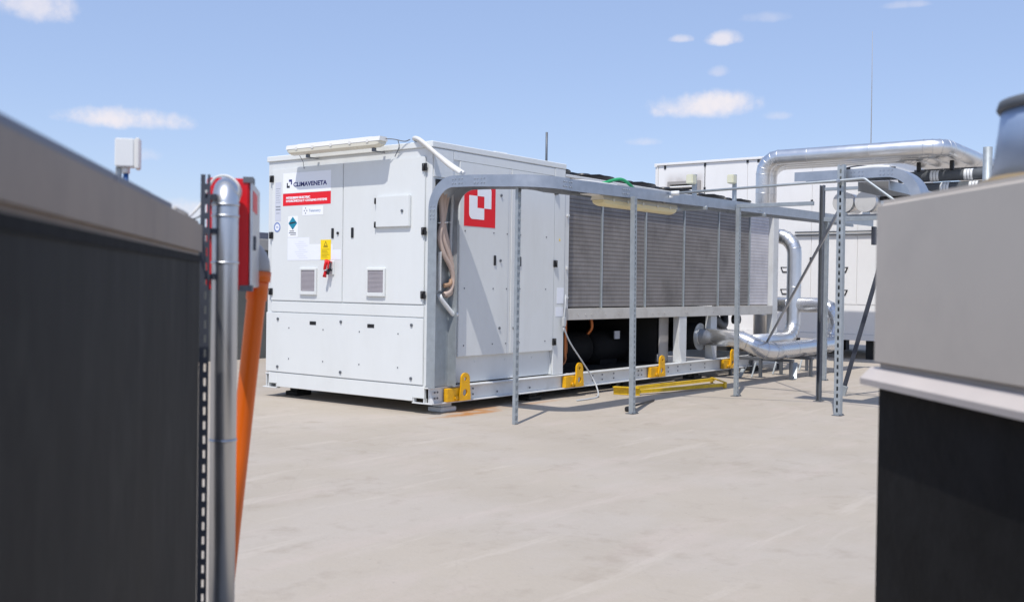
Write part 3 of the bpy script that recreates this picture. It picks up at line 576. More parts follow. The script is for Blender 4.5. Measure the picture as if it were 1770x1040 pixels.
# fans: rings stand proud of the deck with wire guards
for xc in (2.47, 3.42, 4.42, 5.42, 6.42, 7.30):
    for yc in (.62, 1.72):
        b = MB(); rr = .38
        t = []
        b.tube([(xc, yc, 2.346), (xc, yc, 2.425), (xc, yc, 2.435)], rr, 28, cap=False, radii=[rr+.03, rr, rr+.02])
        fn = P(b, 'fan_shroud', 'black')
        g = MB()
        for q in (.10, .16, .22, .28, .34, .39): g.tube([(xc+q*math.cos(a*PI/12), yc+q*math.sin(a*PI/12), 2.442+.035*(1-q/.39)) for a in range(25)], .006, 5, cap=False)
        for a in range(10): g.tube([(xc+.06*math.cos(a*PI/5), yc+.06*math.sin(a*PI/5), 2.474), (xc+.30*math.cos(a*PI/5+.1), yc+.30*math.sin(a*PI/5+.1), 2.463), (xc+.39*math.cos(a*PI/5+.14), yc+.39*math.sin(a*PI/5+.14), 2.437)], .008, 5)
        g.tube([(xc, yc, 2.40), (xc, yc, 2.49), (xc, yc, 2.497)], .10, 14, radii=[.1, .1, .08]); g.box(xc-.42, xc-.30, yc-.06, yc+.06, 2.436, 2.475, .01); g.tube([(xc-.36, yc, 2.47), (xc-.2, yc+.02, 2.49), (xc, yc, 2.48)], .012, 6)
        g.build('guard', M['black'], fn)
        for a in range(5):
            g = MB(); mx = Matrix.Translation((xc, yc, 2.40)) @ Matrix.Rotation(a*2*PI/5, 4, 'Z') @ Matrix.Rotation(.45, 4, 'X')
            g.box(.09, .35, -.06, .06, -.004, .004, mx=mx); g.build('blade', M['dark'], fn)
tag(MB().tube(bez([(2.19, .25, 2.40), (2.25, .25, 2.42), (2.32, .25, 2.40), (2.35, .22, 2.36), (2.5, .2, 2.36), (2.62, .18, 2.365)], 6), .022, 8).build('black_cable', 'black'), 'short black hose bent over the end of the tall cabinet roof', 'hose')
# feet
for y in (.12, 2.2):
    for x in (.32, 1.72, 3.6, 5.4, 7.3):
        b = MB(); b.box(x-.11, x+.11, y-.09, y+.09, ZG+.0005, ZG+.045, .008); b.box(x-.07, x+.07, y-.06, y+.06, ZG+.0455, -.0065, .004); P(b, 'foot', 'rubber' if (x > 1 or y > 1) else 'base')

# ================================================================== light over the front doors
lt = thing('wall_light', 'long white sealed fluorescent light fixed above the chiller front doors', 'lamp', (-.14, 1.17, 2.40))
def fixture(root, p0, p1, dn, w, h, hm, cm, z):
    # p0-p1 axis (horizontal), trapezoid section
    d = Vector(p1)-Vector(p0); l = d.length; d.normalize(); a = d.cross(Vector((0, 0, 1)))
    mx = Matrix(((d.x, a.x, 0, p0[0]), (d.y, a.y, 0, p0[1]), (0, 0, 1, z), (0, 0, 0, 1)))
    hb = MB(); hb.prism([(-w/2, 0), (w/2, 0), (w*.40, h*.42), (-w*.40, h*.42)], 0, 0, l, mx); hb.box(l*.1, l*.9, -w*.2, w*.2, h*.421, h*.5, .003, mx)
    for q in (.12, .3, .5, .7, .88): hb.box(l*q-.015, l*q+.015, -w*.53, -w*.501, -.01, .018, 0, mx); hb.box(l*q-.015, l*q+.015, w*.501, w*.53, -.01, .018, 0, mx)
    hb.build('housing', M[hm], root)
    c = MB(); n = 9; fr = []
    prof = [(w*.49*math.cos(PI+PI*i/10)*(1 if 0 < i < 10 else 1), h*.58*math.sin(PI+PI*i/10)) for i in range(11)]
    prof = [(max(-w*.47, min(w*.47, q[0]*1.15)), q[1]) for q in prof]
    for (t, s_) in ((.012, .55), (.03, .85), (.06, 1), (l-.06, 1), (l-.03, .85), (l-.012, .55)):
        fr.append((Vector(p0)*1.0+d*t+Vector((0, 0, 0)), a*(.75+.25*s_), Vector((0, 0, 1))*s_))
    c.sweep(prof, [(Vector((p[0], p[1], z-.001)), A, H) for p, A, H in fr]); c.build('cover', M[cm], root, sm_angle=40)
fixture(lt, (-.145, 1.835), (-.145, .495), None, .115, .10, 'lampw', 'diffuser', 2.462) if False else None
fixture(lt, Vector((-.145, 1.835, 0)), Vector((-.145, .495, 0)), None, .115, .10, 'lampw', 'diffuser', 2.468)
for y in (1.56, .62):
    k = MB(); k.box(-.16, -.13, y-.018, y+.018, 2.376, 2.41, .002); k.build('bracket', M['zinc_dark'], lt); k = MB(); k.box(-.1299, -.0125, y-.015, y+.015, 2.376, 2.384, .001); k.build('bracket_arm', M['zinc_dark'], lt)
k = MB(); k.tube(bez([(-.12, .49, 2.49), (-.08, .42, 2.485), (-.03, .33, 2.465), (-.02, .27, 2.478)], 6), .005, 6); k.tube(bez([(-.06, .39, 2.48), (-.02, .41, 2.42), (-.015, .47, 2.33)], 5), .004, 6); k.tube([(-.1, 1.76, 2.44), (-.03, 1.765, 2.36), (-.016, 1.765, 2.29)], .003, 5); k.build('wire', M['zinc_dark'], lt)
# ================================================================== lamp under the tray
tl = thing('tray_light', 'yellowed fluorescent light hanging under the long cable tray', 'lamp', (1.75, -1.15, 1.9))
fixture(tl, Vector((1.03, -1.16, 0)), Vector((2.46, -1.16, 0)), None, .15, .10, 'diffuser', 'yelcover', 1.935)
k = MB(); k.box(.86, 1.42, -1.20, -1.08, 1.972, 1.984, .002); k.box(1.15, 1.19, -1.18, -1.12, 1.983, 2.05); k.box(2.25, 2.29, -1.18, -1.12, 1.975, 2.06); k.build('bracket', M['lampw'], tl)

# ================================================================== cable tray along the chiller
tr = thing('cable_tray', 'long galvanised cable tray rising from the chiller corner and running along its coils', 'cable tray', (.09, -.05, .16))
WT, HT, TT = .30, .105, .004
prof = [(-WT/2, 0), (WT/2, 0), (WT/2, HT), (WT/2-TT, HT), (WT/2-TT, TT), (-WT/2+TT, TT), (-WT/2+TT, HT), (-WT/2, HT)]
X, Y, Z = Vector((1, 0, 0)), Vector((0, 1, 0)), Vector((0, 0, 1))
fr = []; xc = .09; R1 = .30; zt = 2.105; y0 = -.012
fr.append((Vector((xc, y0, .158)), X, -Y)); fr.append((Vector((xc, y0, zt-R1)), X, -Y))
b = MB(); b.sweep(prof, fr); P(b, 'riser', 'galv2', tr)
fr = [(Vector((xc, y0, zt-R1)), X, -Y)]
for i in range(1, 13):
    q = i/12*PI/2; fr.append((Vector((xc, y0-R1+R1*math.cos(q), zt-R1+R1*math.sin(q))), X, -Y*math.cos(q)-Z*math.sin(q)))
R2 = .24; yb = -1.16+R2; zb = 2.082
fr.append((Vector((xc, -.55, 2.10)), X, -Z)); fr.append((Vector((xc, yb, zb)), X, -Z))
for i in range(1, 13):
    q = i/12*PI/2; fr.append((Vector((xc+R2-R2*math.cos(q), yb-R2*math.sin(q), zb-.018*i/12)), X*math.cos(q)+Y*math.sin(q), -Z))
fr.append((Vector((.36, -1.16, 2.064)), Y, -Z))
b = MB(); b.sweep(prof, fr); P(b, 'bend', 'galv', tr, sm_angle=25)
def zt_at(x): return 2.062+.0142*(x-.36)
for (xa, xb) in ((.362, 1.30), (1.303, 4.30), (4.303, 7.30), (7.303, 8.28)):
    b = MB(); b.sweep(prof, [(Vector((xa, -1.16, zt_at(xa))), Y, -Z), (Vector((xb, -1.16, zt_at(xb))), Y, -Z)]); P(b, 'trough', 'galv', tr)
b = MB(); b.box(8.285, 8.40, -1.33, -1.28, 1.80, 2.07, .003); P(b, 'end_drop', 'slate', tr)
def bolts(root, c, along, up, nrm, n=2):
    for i in (-1, 1):
        for j in (-1, 1):
            for e in (.022, .055):
                p = Vector(c)+Vector(along)*i*e+Vector(up)*j*.02; P(MB().tube([p, p+Vector(nrm)*.006], .0075, 6), 'bolt', 'galv', root)
bolts(tr, (-.0605, -.012-.05, 1.78), (0, 0, 1), (0, 1, 0), (-1, 0, 0)); bolts(tr, (-.0605, -.36, 2.053), (0, 1, 0), (0, 0, 1), (-1, 0, 0)); bolts(tr, (-.0605, -.62, 2.045), (0, 1, 0), (0, 0, 1), (-1, 0, 0))
for x in (.33, 1.30, 4.30): bolts(tr, (x, -1.3105, zt_at(x)-.05), (1, 0, 0), (0, 0, 1), (0, -1, 0))
for x in (2.9, 4.4):
    b = MB(); b.box(x-.02, x+.02, -1.34, -.98, zt_at(x)-HT-.036, zt_at(x)-HT-.002, .003); b.tube([(x, -1.33, zt_at(x)-.14), (x, -1.33, zt_at(x)-.10)], .012, 6); P(b, 'crossbar', 'galv2', tr)

# ================================================================== posts
def slot_face(mb, axis, a, c0, c1, z0, z1, t, pitch=.05, sl=.028, sw=.013):
    """perforated wall: axis 0 = wall at x=a spanning y c0..c1 ; axis 1 = wall at y=a spanning x c0..c1"""
    def bx(p, q, za, zb):
        if axis == 0: mb.box(a, a+t, p, q, za, zb)
        else: mb.box(p, q, a, a+t, za, zb)
    m_ = (c0+c1)/2; bx(c0, m_-sw/2, z0, z1); bx(m_+sw/2, c1, z0, z1)
    z = z0
    while z < z1:
        bx(m_-sw/2, m_+sw/2, z, min(z+pitch-sl, z1)); z += pitch
def post(name, label, x, y, z1, w=.042, slot=1, lean=(0, 0), m='galv2', plate=True, group='perforated steel posts of the tray frame', open_=None, pitch=.05, sl=.028, sw=.013):
    t = thing(name, label, 'post', (x, y, ZG), group); th = .004; b = MB(); z0 = ZG+.006
    x0, x1, y0_, y1 = x-w/2, x+w/2, y-w/2, y+w/2
    # four walls butted; one open side
    walls = {'-x', '+x', '-y', '+y'}
    if open_: walls.discard(open_)
    if '-x' in walls:
        if slot == 0: slot_face(b, 0, x0, y0_, y1, z0, z1, th, pitch, sl, sw)
        else: b.box(x0, x0+th, y0_, y1, z0, z1)
    if '-y' in walls:
        if slot == 1: slot_face(b, 1, y0_, x0+th, x1-th, z0, z1, th, sw=.012)
        else: b.box(x0+th, x1-th, y0_, y0_+th, z0, z1)
    if '+x' in walls: slot_face(b, 0, x1-th, y0_, y1, z0, z1, th) if slot == 2 else b.box(x1-th, x1, y0_, y1, z0, z1)
    if '+y' in walls: b.box(x0+th, x1-th, y1-th, y1, z0, z1)
    if open_ == '-x': b.box(x0, x0+th, y0_, y0_+.009, z0, z1); b.box(x0, x0+th, y1-.009, y1, z0, z1)
    for v in b.bm.verts: k = (v.co.z-ZG)/(z1-ZG); v.co.x += lean[0]*k; v.co.y += lean[1]*k
    b.build('upright', M[m], t)
    if plate:
        q = MB(); q.box(x-.055, x+.055, y-.045, y+.045, ZG+.0008, ZG+.006, .001)
        for dx in (-.042, .042): q.tube([(x+dx, y-.033, ZG+.006), (x+dx, y-.033, ZG+.018)], .008, 6)
        q.build('base_plate', M['zinc_dark'], t)
    return t
# hanging slotted post at the tray bend : two flanges with rungs of metal between the slots
t1 = thing('support_post', 'thin see-through slotted post under the tray bend nearest the chiller corner', 'post', (.03, -1.0, ZG), 'perforated steel posts of the tray frame')
b = MB(); b.box(.008, .012, -1.005, -.975, ZG+.002, 1.972); b.box(.048, .052, -1.005, -.975, ZG+.002, 1.972)
z = ZG+.01
while z < 1.96: b.box(.0121, .0479, -1.005, -1.001, z, z+.026); z += .066
P(b, 'upright', 'galv2', t1)
b = MB(); b.tube([(.03, -1.0, 1.965), (.03, -1.0, 2.06)], .006, 6); b.tube([(.03, -1.012, 1.95), (.03, -.99, 1.95)], .016, 8); P(b, 'fixing', 'zinc_dark', t1)
post('support_post', 'grey strut post holding the tray above the yellow beam', 1.434, -1.333, 1.985, .046, lean=(-.03, 0))
post('support_post', 'grey strut post under the tray in front of the bent silver pipe', 3.70, -1.335, 2.03, .044, lean=(-.02, 0))
post('support_post', 'darker open-sided strut post behind the tall slotted post', 3.869, -2.236, 2.26, .048, open_='-x', slot=1, m='zinc_dark')  # darker zinc stands in for the shade inside the open channel
post('support_post', 'tall thick post with dark slots nearest the grey box', 2.74, -2.87, 2.33, .064, slot=0, lean=(-.02, 0), pitch=.07, sl=.042, sw=.018)
post('support_post', 'short far post showing between the two tall slotted posts', 6.50, -1.285, 2.04, .05, slot=1)
# cross beam and rungs
def bartag(name, p, q, w, h, m, label, cat, group=None, bev=.002):
    b = MB(); b.bar(p, q, w, h, bev=bev); o = b.build(name, m); return tag(o, label, cat, group)
bartag('crossbeam', (3.70, -1.14, 2.052), (3.70, -2.205, 2.052), .042, .042, 'galv2', 'level grey strut beam joining the tray to the open-sided post', 'beam')
bartag('frame_rung', (3.87, -2.262, 2.214), (3.87, -2.93, 2.214), .03, .035, 'galv2', 'upper short strut rung between the two tall posts', 'beam', 'strut rungs')
b = MB(); b.box(3.85, 3.854, -2.93, -2.262, 1.866, 1.91)
for i in range(9): b.box(3.8485, 3.8498, -2.90+i*.07, -2.86+i*.07, 1.883, 1.893)
b.box(3.854, 3.89, -2.93, -2.262, 1.866, 1.870); b.box(3.854, 3.89, -2.93, -2.262, 1.906, 1.910)
tag(b.build('frame_rung', 'galv2'), 'lower slotted strut rung between the two tall posts', 'beam', 'strut rungs')
# diagonal braces
def brace(p, q, m, label):
    t = thing('diagonal_brace', label, 'brace', q if q[2] < p[2] else p); b = MB()
    b.bar(Vector(p)+Vector((0, .011, 0)), Vector(q)+Vector((0, .011, 0)), .008, .05); b.bar(Vector(p), Vector(q), .013, .008); b.build('bar', M[m], t)
    k = MB(); e = Vector(q); k.bar(e-(e-Vector(p)).normalized()*.09, e+(e-Vector(p)).normalized()*.03, .03, .054, bev=.002); k.build('end_bracket', M['galv2'], t)
brace((2.79, -2.835, 1.90), (6.35, -.42, .18), 'alu_dull', 'pale diagonal brace sloping from the tall slotted post down to the pipes')
brace((4.6, -2.738, 1.75), (4.627, -2.235, -.07), 'slate', 'dark diagonal brace standing on the roof beside the grey box')

# ================================================================== upper trays and conduit near the tall post
t2 = thing('cable_tray', 'short upper cable tray bolted behind the tall slotted post and bending down', 'cable tray', (2.94, -2.9, 2.2))
xc2 = 2.945; fr = [(Vector((xc2, -2.36, 2.29)), X, -Z), (Vector((xc2, -3.27, 2.29)), X, -Z)]
for i in range(1, 13):
    q = i/12*PI/2; fr.append((Vector((xc2, -3.27-.33*math.sin(q), 2.29-.33*(1-math.cos(q)))), X, -Z*math.cos(q)+Y*math.sin(q)))
fr.append((Vector((xc2, -3.60, 1.2)), X, Y))
b = MB(); prof2 = [(p[0], p[1]*.88) for p in prof]; b.sweep(prof2, fr); P(b, 'trough', 'galv', t2, sm_angle=25)
bolts(t2, (2.794, -2.99, 2.247), (0, 1, 0), (0, 0, 1), (-1, 0, 0)); bolts(t2, (2.794, -3.27, 2.247), (0, 1, 0), (0, 0, 1), (-1, 0, 0))
t3 = thing('cable_tray', 'lower cable tray running back from the tall slotted post over the pipe ends', 'cable tray', (4.0, -3.1, 2.1))
b = MB(); b.sweep([(p[0], p[1]*.85) for p in prof], [(Vector((2.80, -3.15, 2.165)), Y, -Z), (Vector((5.4, -3.15, 2.175)), Y, -Z)]); P(b, 'trough', 'galv', t3)
b = MB(); b.box(3.5, 3.53, -3.32, -2.98, 2.04, 2.078); P(b, 'crossbar', 'dark', t3)
tag(MB().tube(bez([(2.98, -2.75, 2.31), (2.96, -2.95, 2.33), (2.95, -3.15, 2.305), (2.98, -3.3, 2.30)], 6), .014, 8).build('black_cable', 'black'), 'black cable lying on the short upper tray', 'cable')
tag(MB().tube(bez([(2.88, -2.9, 2.30), (2.9, -3.1, 2.312), (2.88, -3.28, 2.30)], 6), .018, 8).build('white_cable', 'hosew'), 'white cable lying on the short upper tray', 'cable')
cd = thing('conduit', 'slim grey conduit rod running level from the long tray to the tall slotted post', 'conduit', (2.66, -2.1, 2.1))
b = MB(); b.tube([(2.14, -1.325, 2.072)]+[(2.64, -2.82, 2.168), (2.66, -3.05, 2.178)]+arc3((2.665, -3.09, 2.12), (0, 0, 1), (0, -1, 0), .06, 4, 0, PI/3.4)+[(2.68, -3.42, 1.94), (2.68, -3.5, 1.88)], .013, 10); P(b, 'pipe', 'galv2', cd)
b = MB(); b.tube([(2.125, -1.335, 2.072), (2.16, -1.41, 2.076)], .024, 12); b.box(2.12, 2.15, -1.345, -1.315, 2.03, 2.05); P(b, 'end_fitting', 'pvc', cd)
b = MB(); b.box(2.62, 2.70, -2.885, -2.855, 2.15, 2.185, .003); b.tube([(2.60, -2.87, 2.168), (2.72, -2.87, 2.168)], .009, 6); P(b, 'clamp', 'galv', cd)

# things lying on the long tray
tag(MB().tube(bez([(1.20, -1.02, 2.09), (1.33, -1.05, 2.125), (1.46, -1.1, 2.165), (1.54, -1.12, 2.168), (1.63, -1.13, 2.14), (1.80, -1.1, 2.098)], 7), .016, 10).build('green_hose', 'green'), 'green hose looped on top of the long cable tray', 'hose')
tag(MB().tube(bez([(.62, -1.10, 2.083), (.9, -1.14, 2.094), (1.25, -1.16, 2.092), (1.40, -1.14, 2.095)], 6), .014, 8).build('white_cable', 'hosew'), 'white cable lying flat on the long tray beside the green hose', 'cable')
for i, (x, z0, z1, lab) in enumerate(((2.88, 2.10, 2.34, 'cream junction box on a short stem above the long tray, nearer the coil middle'), (3.86, 2.14, 2.43, 'cream junction box above the long tray in front of the silver pipe'))):
    j = thing('junction_box', lab, 'electrical box', (x, -1.16, z0))
    b = MB(); b.box(x-.05, x+.05, -1.2, -1.12, z1-.10, z1, .008, seg=2); P(b, 'enclosure', 'cream', j)
    b = MB(); b.box(x+.052, x+.092, -1.18, -1.14, z0-.02, z1+.01, .002); P(b, 'stem', 'galv2', j)

# ================================================================== hoses
def corr(mb, pts, r_, pitch=.014):
    p = bez(pts, 14); L_ = 0; q = [p[0]]
    for a, c in zip(p, p[1:]): L_ += (c-a).length
    n = int(L_/pitch*2); seg = L_/n; o_ = [p[0]]; acc = 0
    for a, c in zip(p, p[1:]):
        d = (c-a).length; t = seg-acc
        while t <= d: o_.append(a+(c-a)*(t/d)); t += seg
        acc = d-(t-seg)
    mb.tube(o_, r_, 10, radii=[r_*(1.06 if i % 2 else .93) for i in range(len(o_))]); return mb
for dx, lab in ((0, 'white corrugated hose arching over the chiller corner into the tray, inner of the pair'), (.045, 'white corrugated hose arching over the chiller corner into the tray, outer of the pair')):
    k = corr(MB(), [(.50+dx, .55, 2.475), (.22+dx, .36, 2.478), (.03+dx, .26, 2.492), (-.045+dx*.3, .12, 2.462-dx*.35), (-.04+dx*.7, -.04, 2.35-dx*.3), (.0+dx, -.20, 2.215), (.02+dx, -.34, 2.13)], .021)
    tag(k.build('corrugated_hose', 'hosew'), lab, 'hose', 'corrugated hoses over the corner')
hoses = [([(.05, -.055, 2.02), (.055, -.06, 1.90), (.075, -.065, 1.70), (.045, -.06, 1.55), (.10, -.07, 1.40), (.19, -.075, 1.28), (.235, -.07, 1.17), (.20, -.065, 1.06), (.125, -.055, 1.02)], .024, 'hose'),
         ([(.09, -.04, 2.0), (.085, -.045, 1.85), (.095, -.05, 1.70), (.10, -.055, 1.56), (.165, -.06, 1.42), (.235, -.06, 1.28), (.262, -.055, 1.17), (.235, -.05, 1.05), (.165, -.045, 1.01)], .024, 'hose'),
         ([(.15, -.04, 2.02), (.12, -.045, 1.85), (.115, -.045, 1.70), (.155, -.045, 1.55), (.205, -.045, 1.42), (.255, -.045, 1.30), (.27, -.04, 1.2), (.262, -.035, 1.1)], .022, 'hose'),
         ([(.20, -.03, 1.98), (.155, -.035, 1.82), (.135, -.035, 1.70), (.19, -.03, 1.54), (.245, -.03, 1.40), (.268, -.03, 1.28)], .020, 'hose'),
         ([(.22, -.06, 1.16), (.19, -.07, 1.12), (.12, -.06, 1.105)], .02, 'hose_brown')]
hb = thing('hose_bundle', 'bundle of beige cable hoses tied together inside the tray riser', 'hose', (.15, -.05, 1.0))
for pts, r_, m in hoses:
    b = MB(); b.tube(bez(pts, 7), r_, 10); P(b, 'hose', m, hb)
b = MB(); b.tube([(.105+.062*math.cos(a*PI/8), -.05+.03*math.sin(a*PI/8), 1.695+.006*math.cos(a*PI/8)) for a in range(17)], .006, 6, cap=False); b.bar((.155, -.08, 1.70), (.175, -.10, 1.70), .006, .004); P(b, 'cable_tie', 'pvc', hb)
tag(MB().tube(bez([(.235, -.05, 2.0), (.232, -.05, 1.82), (.225, -.045, 1.6), (.232, -.04, 1.35)], 6), .016, 10).build('grey_cable', 'cable'), 'straight pale cable beside the beige hose bundle in the riser', 'cable')
tag(corr(MB(), [(.055, -.06, 1.42), (.052, -.06, 1.25), (.055, -.06, 1.05)], .019).build('corrugated_hose', 'hosew'), 'short upright white corrugated hose inside the tray riser', 'hose')
tag(MB().tube(bez([(.262, -.04, 1.06), (.275, -.04, .95), (.29, -.04, .86)], 5), .017, 10).build('grey_cable', 'cable'), 'grey cable running down behind the white bent pipe', 'cable')
tag(MB().tube([(.055, -.06, 1.02), (.075, -.06, .985), (.10, -.062, .96), (.23, -.07, .845), (.255, -.072, .83), (.285, -.072, .835), (.30, -.04, .84)], .022, 14).build('drain_pipe', 'pvc'), 'white bent plastic pipe crossing the tray riser below the hoses', 'pipe')
# loose cable with plug hanging from the side column
lc = thing('loose_cable', 'thin white cable dangling from the chiller column down to the roof', 'cable', (2.2, -.1, ZG))
b = MB(); b.tube(bez([(2.16, -.03, 1.02), (2.13, -.05, .92), (2.11, -.05, .70), (2.20, -.06, .52), (2.40, -.09, .30), (2.56, -.12, .12), (2.55, -.2, 0.0), (2.42, -.30, -.085), (2.15, -.35, -.09), (1.95, -.34, -.091)], 8), .0085, 8); b.tube(bez([(2.15, -.03, 1.0), (2.15, -.04, .85), (2.16, -.04, .70)], 5), .007, 6); P(b, 'cord', 'cable', lc)
b = MB(); b.box(2.09, 2.13, -.065, -.03, .68, .78, .004); b.tube([(2.11, -.047, .68), (2.108, -.05, .62)], .012, 8); P(b, 'plug', 'cable', lc)

# ================================================================== yellow beam on the roof
yb_ = thing('lifting_beam', 'yellow steel spreader frame lying on the roof beside the chiller', 'beam', (3.7, -.5, ZG))
for (p, q) in (((2.90, -.27, -.035), (4.95, -.42, -.035)), ((2.94, -.47, -.045), (4.45, -.80, -.045))):
    b = MB(); d = (Vector(q)-Vector(p)).normalized(); s_ = d.cross(Z)
    b.bar(p, q, .05, .006); b.bar(Vector(p)+s_*.021-Z*.019, Vector(q)+s_*.021-Z*.019, .006, .03); P(b, 'rail', 'lemon', yb_)
b = MB(); b.bar((2.84, -.24, -.055), (2.93, -.53, -.055), .012, .085, bev=.002); b.bar((2.84, -.24, -.012), (2.93, -.53, -.012), .09, .006)
for q in (.25, .6): p = Vector((2.84, -.24, -.06)).lerp(Vector((2.93, -.53, -.06)), q); b.tube([p, p+Vector((-.010, -.004, 0))], .011, 8)
P(b, 'end_plate', 'lemon', yb_)
b = MB(); b.bar((4.98, -.38, -.03), (4.45, -.84, -.03), .03, .012); b.bar((4.42, -.83, -.064), (4.48, -.83, -.064), .02, .064); b.bar((4.97, -.40, -.064), (5.0, -.36, -.064), .02, .064); P(b, 'end_plate', 'lemon', yb_)
# small dark clamp and rod left at the foot of the tray post
cl = thing('loose_clamp', 'small black clamp with a thin rod lying at the foot of the tray post', 'clamp', (1.6, -1.25, ZG))
b = MB(); b.box(1.52, 1.62, -1.27, -1.19, ZG+.001, ZG+.05, .012); b.tube([(1.60, -1.22, ZG+.05), (1.60, -1.25, ZG+.07)], .02, 8); P(b, 'body', 'black', cl)
b = MB(); b.tube([(1.60, -1.22, ZG+.045), (2.55, -.93, ZG+.012)], .011, 8); P(b, 'rod', 'black', cl)

# ================================================================== pipework
def pipe(name, label, pts, r_, m, group=None, n=24, step=1.0, sm=None):
    t = thing(name, label, 'pipe', pts[0], group); b = MB(); b.tube(pts, r_, n); P(b, 'cladding', m, t)
    def band(p, d, w, r): P(MB().tube([p-d*w, p+d*w], r, n), 'joint_band', m, t)
    for a, c in zip(pts, pts[1:]):                     # raised joint bands on straight runs
        a, c = Vector(a), Vector(c); d = c-a; k = .5
        if d.length < step*.7: continue
        while k < min(d.length-.1, 6.6): band(a+d.normalized()*k, d.normalized(), .006, r_+.003); k += step
    for p, q, s_ in zip(pts[1:-1], pts[2:], pts):     # gore seams on bends
        p = Vector(p); u_, v_ = (Vector(q)-p).normalized(), (p-Vector(s_)).normalized()
        if u_.dot(v_) < .985: band(p, (u_+v_).normalized(), .005, r_*1.02+.003)
    return t
e1 = [(5.655, .155, .455), (5.655, -.34, .455), (5.66, -.46, .44), (5.67, -.57, .40), (5.70, -.67, .35), (5.77, -.75, .31), (5.90, -.80, .295), (6.06, -.81, .295)]
p1 = pipe('chilled_water_pipe', 'shiny pipe leaving the dark nozzle and elbowing to run along the roof', e1+[(7.88, -.81, .31)]+arc3((7.88, -.81, .61), (0, 0, -1), (1, 0, 0), .30, 5)[1:]+[(8.18, -.81, .63)]+arc3((8.18, -.55, .63), (0, -1, 0), (0, 0, 1), .26, 5)[1:]+[(8.18, 1.2, .89)], .114, 'clad')
b = MB(); b.tube([(5.655, .150, .455), (5.655, .142, .455)], .186, 28); b.tube([(5.655, .1415, .455), (5.655, .12, .455)], .125, 24); P(b, 'flange', 'alu_dull', p1)
pipe('chilled_water_pipe', 'tall shiny pipe rising behind the coil end with a rounded top elbow', [(6.5, -.15, .36), (7.85, -.15, .36)]+arc3((7.85, -.15, .66), (0, 0, -1), (1, 0, 0), .30, 5)[1:]+[(8.15, -.15, 1.67)]+arc3((8.15, .13, 1.67), (0, -1, 0), (0, 0, 1), .28, 6)[1:]+[(8.15, 1.3, 1.95)], .110, 'alu')
# pipe supports
for i, (x, lab) in enumerate(((6.25, 'dark steel pipe stand under the shiny elbow'), (6.95, 'dark steel pipe stand behind the triangular foot'), (7.9, 'far dark steel pipe stand under the shiny run'))):
    s_ = thing('pipe_stand', lab, 'pipe support', (x, -.4, ZG), 'pipe stands')
    b = MB(); b.box(x-.02, x+.02, -.96, .02, .135, .176, .003); P(b, 'crossbar', 'zinc_dark', s_)
    for y in (-.92, -.48, -.03):
        b = MB(); b.box(x-.02, x+.02, y-.02, y+.02, ZG+.006, .1348, .002); b.box(x-.06, x+.06, y-.05, y+.05, ZG+.0008, ZG+.0058); P(b, 'leg', 'zinc_dark', s_)
    b = MB(); b.bar((x-.15, -.42, ZG+.01), (x-.02, -.42, .11), .02, .012); P(b, 'strut', 'galv2', s_)
tf = thing('pipe_anchor', 'small bright triangular steel foot on the roof in front of the pipes', 'pipe support', (6.47, -.845, ZG))
b = MB(); b.bar((6.38, -.90, ZG+.006), (6.50, -.86, .115), .09, .012); b.bar((6.58, -.82, ZG+.006), (6.515, -.855, .115), .09, .010); b.bar((6.36, -.9, ZG+.005), (6.62, -.81, ZG+.005), .10, .007); P(b, 'frame', 'galv2', tf)
rf = thing('slanting_rod', 'short slanting rod with a bright foot beside the yellow bracket', 'pipe support', (6.1, -.25, ZG))
b = MB(); b.bar((6.02, -.30, ZG+.012), (6.30, -.30, .12), .014, .014); P(b, 'rod', 'zinc_dark', rf); b = MB(); b.bar((5.98, -.30, ZG+.008), (6.08, -.30, .02), .05, .02, bev=.003); P(b, 'foot', 'galv2', rf)
# overhead bundle: four pipes rise, run toward -y, then turn away
labs = ('front shiny pipe of the overhead bundle, its bright top edge against the sky', 'second shiny pipe of the overhead bundle, its drop half hidden by the front one', 'third pipe of the overhead bundle, seen only from below', 'rearmost pipe of the overhead bundle next to the white air handler')
for i in range(4):
    x = 8.97+.26*i; zt_ = 3.282; r_ = .12; yl = .755+(.0, .0, .115, .235)[i]; ye = -2.09+.26*i; q = .27
    pts = [(x, yl, .2), (x, yl, zt_-q)]+arc3((x, yl-q, zt_-q), (0, 1, 0), (0, 0, 1), q, 4)[1:]+[(x, ye+q, zt_)]+arc3((x+q, ye+q, zt_), (-1, 0, 0), (0, -1, 0), q, 4)[1:]+[(17.0, ye, zt_)]
    pipe('overhead_pipe', labs[i], pts, r_, 'alu' if i == 0 else 'alu', 'overhead pipe bundle', step=1.0)
# insulated pipes and hanger frame beyond the tall post
fr_ = thing('pipe_rack', 'steel rack with crossbeams and hanger rods below the overhead pipe bundle', 'pipe rack', (9.8, -2.4, ZG))
for x in (9.0, 10.6):
    b = MB(); b.box(x-.04, x+.04, -3.35, -3.27, ZG, 3.12, .003); P(b, 'upright', 'galv2', fr_)
    if x > 10: b = MB(); b.box(x-.04, x+.04, -3.26, -1.2, 3.07, 3.13, .003); P(b, 'crossbeam', 'zinc_dark', fr_)
for y in (-1.5, -2.0):
    b = MB(); b.box(9.77, 9.83, y-.03, y+.03, 3.01, 3.165, .01); P(b, 'hanger', 'black', fr_)
M['insul2'] = mat('grey_foam_insulation', hexc('5E6266'), 0.7, var=0.15, scale=8)
zlabs = ('upper dark insulated pipe with pale collars beyond the bending tray', 'middle dark insulated pipe with pale collars beyond the bending tray', 'slim bright pipe with white collars beyond the bending tray')
